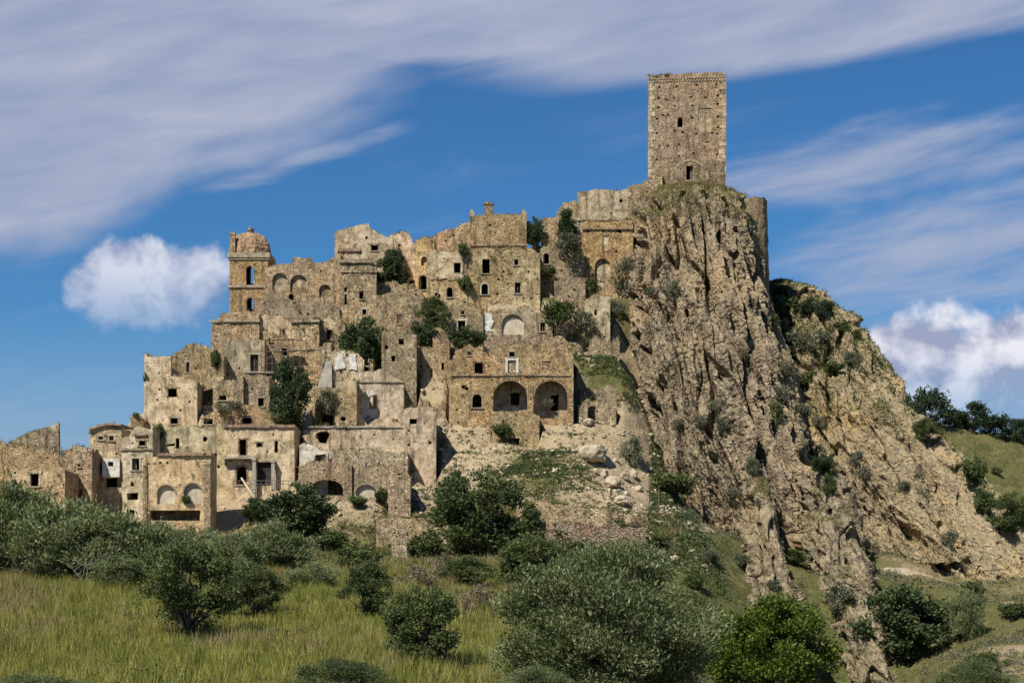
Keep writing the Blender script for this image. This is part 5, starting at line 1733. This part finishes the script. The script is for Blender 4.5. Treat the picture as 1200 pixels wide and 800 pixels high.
plant('scrub', 268, 484, 32, 16, 'grey cushion shrub on the low earth roof', 235.6)
plant('scrub', 328, 496, 24, 12, 'small cushion shrub at the right end of the low earth roof', 235.6)
plant('green_scrub', 252, 432, 11, 26, 'ivy hanging in the hole of the gable ended ruin', 246.6)
plant('green_scrub', 186, 514, 14, 18, 'ivy clump on the cracked pale facade', 230)
plant('green_scrub', 218, 592, 12, 14, 'dark shrub inside the right lunette', 217.8)
plant('green_scrub', 159, 490, 9, 7, 'bright plant on the left wall stub', 237)
plant('scrub', 642, 478, 12, 14, 'pale flowering plant inside the right great arch', 244)
plant('green_scrub', 171, 448, 7, 12, 'plant sprouting from the left edge of the tall house', 240.1)
plant('green_scrub', 372, 384, 14, 14, 'weed shrub on the corner house', 252)
plant('green_scrub', 543, 300, 14, 16, 'weed shrub above the pale plaster of the wide facade', 261.6)
# on the crag
for i, (u, v, w_, h_, kd, lab) in enumerate([
        (735, 345, 32, 50, 'scrub', 'grey shrub in the cleft beside the tall arched recess'), (722, 372, 20, 22, 'scrub', 'grey shrub below that cleft'),
        (770, 352, 26, 20, 'scrub', 'grey shrub left on the upper crag'), (792, 350, 22, 24, 'scrub', 'grey shrub in the middle of the upper crag'),
        (790, 585, 54, 36, 'green_scrub', 'wide green shrub at the left foot of the crag'), (740, 545, 24, 36, 'scrub', 'grey shrub in the shadow of the crag'),
        (840, 482, 20, 18, 'scrub', 'upper of two shrubs in the middle of the crag'), (845, 507, 18, 20, 'scrub', 'lower of two shrubs in the middle of the crag'),
        (795, 505, 16, 16, 'scrub', 'small shrub on the left of the lower crag'), (882, 560, 16, 28, 'scrub', 'shrub in a crack low on the crag'),
        (820, 505, 14, 22, 'scrub', 'shrub in a groove of the lower crag'), (868, 420, 14, 24, 'dry', 'brown shrub in the right crack of the crag'),
        (880, 358, 14, 18, 'scrub', 'shrub on the right edge of the crag'), (965, 556, 30, 26, 'broad', 'dark bush between the crag and the right slope'),
        (963, 502, 20, 20, 'scrub', 'round shrub high in the gully'), (972, 580, 18, 26, 'green_scrub', 'shrub hanging under the dark bush'),
        (985, 716, 34, 34, 'scrub', 'grey shrub on the tall rock fin'), (980, 700, 14, 16, 'broad', 'small dark bush above the grey shrub on the fin'),
        (982, 622, 12, 16, 'dry', 'brown tuft on the fin face'), (1030, 582, 26, 26, 'dry', 'brown shrub under the right rock rib'), (1016, 570, 24, 30, 'scrub', 'shrub left of the brown one under the rib'),
        (1005, 548, 20, 22, 'scrub', 'shrub in the upper right gully'), (905, 385, 20, 20, 'green_scrub', 'green shrub in the corner of crag and right hill'),
        (930, 420, 50, 34, 'scrub', 'wide grey shrub on the right hill top'), (955, 412, 40, 28, 'scrub', 'second wide shrub on the right hill top'), (920, 445, 26, 22, 'scrub', 'shrub below the wide ones on the right hill'),
        (945, 455, 36, 22, 'green_scrub', 'green shrub in the middle of the right hill'), (925, 370, 34, 22, 'green_scrub', 'green shrub near the ridge line'), (940, 490, 22, 22, 'scrub', 'shrub halfway down the gully'),
        (908, 500, 22, 30, 'green_scrub', 'shrub on the left wall of the gully'), (915, 470, 20, 24, 'scrub', 'shrub beside the crag edge'), (1112, 640, 18, 20, 'scrub', 'shrub on the ochre slope'),
        (1130, 672, 14, 16, 'dry', 'brown shrub low on the ochre slope'), (1078, 560, 18, 18, 'dry', 'brown shrub on the ochre rib'), (1060, 575, 16, 14, 'scrub', 'grey tuft on the ochre rib'),
        (1000, 430, 22, 20, 'scrub', 'shrub under the right ridge edge'), (975, 440, 26, 18, 'green_scrub', 'shrub on the upper right slope'), (890, 595, 14, 14, 'scrub', 'tuft above the narrow fin'),
        (860, 585, 18, 16, 'scrub', 'tuft left of the narrow fin'), (930, 660, 30, 18, 'green_scrub', 'green patch between the two fins'), (905, 690, 16, 14, 'scrub', 'shrub right of the narrow fin'),
        (870, 665, 26, 18, 'scrub', 'shrub left of the narrow fin base'), (830, 660, 26, 18, 'scrub', 'shrub on the earth bank below the crag'), (815, 690, 30, 20, 'green_scrub', 'shrub behind the huge olive tree'),
        (770, 640, 22, 16, 'green_scrub', 'shrub at the right end of the brick wall'), (725, 620, 20, 14, 'green_scrub', 'shrub on the brick wall'), (690, 612, 20, 14, 'green_scrub', 'shrub on the path edge'),
        (650, 600, 22, 14, 'green_scrub', 'shrub left on the path edge'), (745, 622, 20, 16, 'dry', 'dry tuft on the right half of the brick wall')]):
    plant(kd, u, v, w_, h_, lab)
# ridge and crest trees
plant('pine', 948, 372, 26, 24, 'low dark tree on the ridge line')
plant('pine', 966, 378, 26, 28, 'spreading dark tree leaning out over the ridge line')
plant('green_scrub', 985, 392, 30, 16, 'dark shrub below the ridge trees')
plant('green_scrub', 915, 348, 24, 16, 'green shrub on the ridge top beside the crag')
plant('green_scrub', 1003, 398, 14, 12, 'last shrub on the falling ridge line')
for (u, v, w_, h_, lab, Y) in [(1030, 484, 34, 46, 'leftmost dark tree on the right crest', 322), (1052, 492, 42, 36, 'second dark tree on the right crest', 322), (1086, 500, 50, 52, 'tallest tree on the right crest', 326),
                               (1066, 502, 40, 34, 'bushy tree filling a gap on the right crest', 318), (1118, 500, 24, 26, 'small tree right of the tallest crest tree', 330), (1140, 503, 44, 38, 'rounded tree in the middle of the crest', 330),
                               (1172, 514, 36, 34, 'tree near the right end of the crest', 330), (1198, 520, 34, 34, 'rightmost tree on the crest', 328), (1222, 528, 34, 36, 'tree cut by the right edge of the picture', 328)]:
    plant('pine', u, v + 4, w_ * 1.25, h_ * .98, lab, Y)
plant('tree', 1187, 626, 56, 52, 'large bush at the right edge of the grassy slope')
plant('green_scrub', 1142, 578, 32, 50, 'shrub on the edge of the grassy slope')
plant('green_scrub', 1152, 600, 26, 30, 'lower shrub on the edge of the grassy slope')
plant('tree', 1085, 520, 34, 30, 'shrub hanging under the crest trees')
plant('green_scrub', 1168, 556, 14, 10, 'small bush alone on the grassy slope')

# bare dead branches in front of the left olive bushes
db_ = random.Random(9)
for (u, v, lab) in [(70, 678, 'bare dead branches in front of the second olive bush'), (38, 676, 'pale dead twigs at the foot of the leftmost olive bush'), (105, 684, 'curved dead twigs at the field edge')]:
    p, _ = hit(u, v)
    mb = MB()
    for i in range(16):
        a = Vector((db_.uniform(-1.2, 1.2), db_.uniform(-.6, .4), 0)); q = a
        d_ = Vector((db_.uniform(-.8, .8), db_.uniform(-.5, .1), 1.2)).normalized()
        rr = .045
        for s in range(5):
            e = q + d_ * db_.uniform(.5, 1.0)
            mb.tube(q, e, rr, rr * .75, 4)
            if db_.random() < .7:
                mb.tube(e, e + Vector((db_.uniform(-.7, .7), db_.uniform(-.3, .3), db_.uniform(.1, .7))), rr * .6, rr * .3, 4)
            q = e; rr *= .75
            d_ = (d_ + Vector((db_.uniform(-.6, .6), db_.uniform(-.3, .2), db_.uniform(-.5, .1)))).normalized()
    o = link('dead_branches', mb.mesh('dead_branches'), M['twig'], label=lab, cat='branches', group='dead branches'); o.location = p


# ------------------------------------------------------------------ grass and weeds
def blades(pts, h0, h1, wd, lean, seed):
    r = np.random.RandomState(seed)
    n = len(pts)
    an = r.uniform(0, 2 * math.pi, n)
    h = r.uniform(h0, h1, n) * (.5 + 1.0 * np.clip(.5 + 1.1 * fbm(np.stack([pts[:, 0] / 1.5, pts[:, 1] / 2.6, pts[:, 2] * 0], 1), 2, seed + 5), 0, 1.1))
    s = np.stack([np.cos(an), np.sin(an), np.zeros(n)], 1) * (wd * r.uniform(.7, 1.3, n))[:, None]
    ln = r.normal(size=(n, 2)) * lean * h[:, None]
    tip = pts + np.stack([ln[:, 0], ln[:, 1], h], 1)
    V = np.stack([pts - s / 2 - [0, 0, .05], pts + s / 2 - [0, 0, .05], tip], 1)
    return V.reshape(-1, 3), np.arange(3 * n).reshape(-1, 3)


def grass(name, pts, h0, h1, wd, lean, seed, mat, label, cat):
    V, Fc = blades(pts, h0, h1, wd, lean, seed)
    return link(name, np_mesh(name, V, Fc), M[mat], kind='stuff', label=label, cat=cat)


def k_field(x, y, r):
    u = uof(x, y)
    edge = 186 + 10 * fbm(xyz(x / 9, y / 9, 1), 2, 8)
    return (u > -60) & (u < 660) & (y < edge) & (r.rand(len(x)) < np.clip((y / 110) ** -.3, .3, 1))


def tuft(pts, n, rad, seed):
    r = np.random.RandomState(seed)
    q = np.repeat(pts, n, 0)
    q[:, :2] += r.normal(size=(len(q), 2)) * rad
    return q


fp = scatter(290000, -62, 8, 78, 196, 11, k_field)
grass('tall_grass', fp, .35, .85, .042, .28, 12, 'blade', 'tall yellow green grass filling the field in the foreground', 'grass')


def k_seed(x, y, r):
    u = uof(x, y); n = fbm(xyz(x / 8, y / 12, 3), 3, 61)
    return (u > -60) & (u < 640) & (r.rand(len(x)) < np.clip(.12 + n * 1.6, .03, 1))


grass('seeding_grass', tuft(scatter(34000, -60, 6, 80, 188, 62, k_seed), 4, .25, 63), .6, 1.1, .06, .3, 64, 'straw', 'paler seeding grass in streaks over the field', 'grass')


def k_straw(x, y, r):
    u = uof(x, y); n = fbm(xyz(x / 5, y / 5, 2), 2, 18)
    return (u > 250) & (u < 800) & outside(x, y) & (r.rand(len(x)) < np.clip(.25 + n, 0, 1))


def leafmass(name, pts, n, rad, hgt, leaf, mat, seed, label, cat, narrow=.5):
    """low leafy growth: little leaves heaped round each root point"""
    r = np.random.RandomState(seed)
    q = np.repeat(pts, n, 0).astype(np.float64)
    pn__ = np.clip(.55 + 1.4 * fbm(np.asarray(pts) / 4.5, 2, seed + 3), .3, 1.8)
    hs = np.repeat(hgt * r.uniform(.4, 1.2, len(pts)) * pn__, n)
    o_ = unit(r.normal(size=(len(q), 3))) * (r.rand(len(q), 1) ** .5)
    q[:, 0] += o_[:, 0] * rad; q[:, 1] += o_[:, 1] * rad; q[:, 2] += np.abs(o_[:, 2]) * hs
    d_ = unit(o_ * .6 + r.normal(size=q.shape) * .5 + [0, 0, .5])
    L = leaf * r.uniform(.6, 1.4, len(q))
    V, Fc = leaves(q, d_, L, L * narrow, r)
    return link(name, np_mesh(name, V, Fc), M[mat], kind='stuff', label=label, cat=cat)


def k_fw(x, y, r):
    u = uof(x, y); n = fbm(xyz(x / 7, y / 10, 5), 3, 41)
    return (u > -40) & (u < 640) & (r.rand(len(x)) < np.clip((n - .02) * 2.6 + .9 * sstep(y, 150, 172), 0.02, 1))


leafmass('field_weeds', scatter(9000, -60, 6, 82, 190, 42, k_fw), 15, .5, .95, .19, 'mid', 43, 'patches of darker leafy weeds among the field grass', 'weeds', .45)


def k_sc(x, y, r):
    u = uof(x, y); n = fbm(xyz(x / 5, y / 5, 6), 3, 44)
    return (u > 240) & (u < 860) & outside(x, y) & (r.rand(len(x)) < np.clip((n + .3) * 2.0, 0.0, 1))


leafmass('hillside_scrub', scatter(15000, -38, 26, 170, 220, 45, k_sc), 11, .75, 1.3, .30, 'mid', 46, 'low green scrub covering the bank below the ruins', 'scrub', .45)


def k_rs(x, y, r):
    u = uof(x, y); n = fbm(xyz(x / 6, y / 6, 7), 3, 47)
    return (u > 780) & (u < 1260) & (r.rand(len(x)) < np.clip((n + .28) * 1.8, 0.0, 1))


leafmass('slope_scrub', scatter(14000, 22, 98, 165, 262, 48, k_rs), 14, .7, .8, .30, 'scrub', 49, 'low grey green scrub over the slopes on the right', 'scrub', .4)


grass('dry_grass', tuft(scatter(16000, -42, 22, 150, 222, 13, k_straw), 9, .2, 3), .25, .8, .10, .45, 14, 'straw', 'dry straw coloured grass on the bank below the ruins', 'grass')


def k_weed(x, y, r):
    z = smooth_z(x, y)
    c = cover_of(x, y, z)
    return outside(x, y) & (r.rand(len(x)) < np.clip((c - .12) * 1.5 + .35 * (fbm(xyz(x / 3, y / 3, 4), 2, 52) > .12), .05, 1))


wp = scatter(30000, -18, 25, 205, 258, 15, k_weed)
leafmass('low_weeds', wp, 6, .36, .36, .27, 'weed', 16, 'low green weeds growing over the hillside', 'weeds')


def k_ivy(x, y, r):
    a_ = ((x - 13.5) / 4.6) ** 2 + ((y - 250.5) / 4.8) ** 2; b_ = ((x - 4.5) / 5.5) ** 2 + ((y - 229) / 7.5) ** 2
    n = fbm(xyz(x / 2.5, y / 2.5, 8), 2, 66)
    return outside(x, y) & ((a_ < 1 + n * .5) | ((b_ < 1 + n) & (r.rand(len(x)) < .45)))


leafmass('creeper', scatter(9000, -4, 20, 218, 257, 67, k_ivy), 10, .4, .55, .26, 'mid', 68, 'dense green creeper in patches below the pier and the great arches', 'creeper')


def k_right(x, y, r):
    u = uof(x, y)
    return (u > 800) & (u < 1260) & (r.rand(len(x)) < .9)


grass('slope_grass', tuft(scatter(9000, 40, 115, 150, 345, 17, k_right), 9, .25, 7), .2, .6, .07, .5, 18, 'straw', 'patchy grass over the slopes on the right', 'grass')

# tufts on rock ledges
rt = np.random.RandomState(77)
led = []
for o in CLIFFS:
    me = o.data
    n = len(me.polygons)
    nr_ = np.empty(n * 3, dtype=np.float32); me.polygons.foreach_get('normal', nr_); nr_ = nr_.reshape(-1, 3)
    ce = np.empty(n * 3, dtype=np.float32); me.polygons.foreach_get('center', ce); ce = ce.reshape(-1, 3)
    pz = vnoise(ce / 4.0, 71) * .5 + .5
    prob = np.clip((nr_[:, 2] - .42) * 1.4, 0, 1) * np.clip(pz * 2 - .5, 0, 1) * (.09 if o.name.startswith('cliff') else .30)
    prob = np.where((ce[:, 2] > 50) & o.name.startswith('cliff') & (nr_[:, 2] > .3), np.maximum(prob, .30), prob)
    led.append(ce[rt.rand(n) < prob])
led = np.concatenate(led).astype(np.float64)
print('ledge tufts', len(led))
grass('ledge_grass', tuft(led, 7, .16, 9), .15, .5, .07, .6, 20, 'straw', 'dry grass tufts on the ledges of the crag', 'grass')
sel = rt.rand(len(led)) < .35
grass('ledge_weeds', tuft(led[sel], 9, .25, 10), .15, .45, .09, .8, 21, 'weed', 'green weeds in the cracks of the crag', 'weeds')

# scrub on the upper part of the right ridge
me = CLIFFS[1].data
n = len(me.polygons)
ce = np.empty(n * 3, dtype=np.float32); me.polygons.foreach_get('center', ce); ce = ce.reshape(-1, 3).astype(np.float64)
nr_ = np.empty(n * 3, dtype=np.float32); me.polygons.foreach_get('normal', nr_); nr_ = nr_.reshape(-1, 3)
pq = fbm(ce / 7.0, 3, 83)
pr_ = np.clip((pq + .75 * sstep(ce[:, 2], 12, 30) - .12) * .8, 0, .5) * (nr_[:, 2] > .05) * (nr_[:, 1] < .3)
leafmass('ridge_scrub', ce[rt.rand(n) < pr_ * .34], 9, .6, .8, .34, 'mid', 84, 'grey green scrub spread over the right ridge', 'scrub', .4)
print('ridge scrub', int((rt.rand(n) < pr_ * .22).sum()))

# weeds along wall heads
tp = np.array([t[:3] for t in TOPS]); rg = np.array([t[3] for t in TOPS])
pn_ = vnoise(tp / 3.0, 91)
s1 = rt.rand(len(tp)) < np.clip(.6 + pn_ * .9, .15, 1) * np.clip(rg * 4, .4, 1)
grass('wall_grass', tuft(tp[s1] - [0, 0, .1], 9, .16, 22), .2, .6, .07, .6, 23, 'straw', 'dry grass growing on the broken wall heads', 'grass')
fc_ = np.array(FACES); fc_ = fc_[vnoise(fc_ / 2.2, 95) > .12]
print('facade weeds', len(fc_))
leafmass('wall_creepers', fc_, 9, .36, .5, .2, 'mid', 97, 'small dark plants rooted in the faces of the ruined walls', 'weeds')
grass('face_grass', tuft(fc_[::2] - [0, .05, 0], 8, .2, 98), .2, .55, .05, .5, 99, 'straw', 'dry tufts rooted in the faces of the ruined walls', 'grass')
s2 = rt.rand(len(tp)) < np.clip(.3 + pn_ * .9, .08, .9) * np.clip(rg * 4, .4, 1)
leafmass('wall_weeds', tp[s2] - [0, 0, .15], 14, .42, .6, .23, 'mid', 25, 'green weeds growing on the broken wall heads', 'weeds')
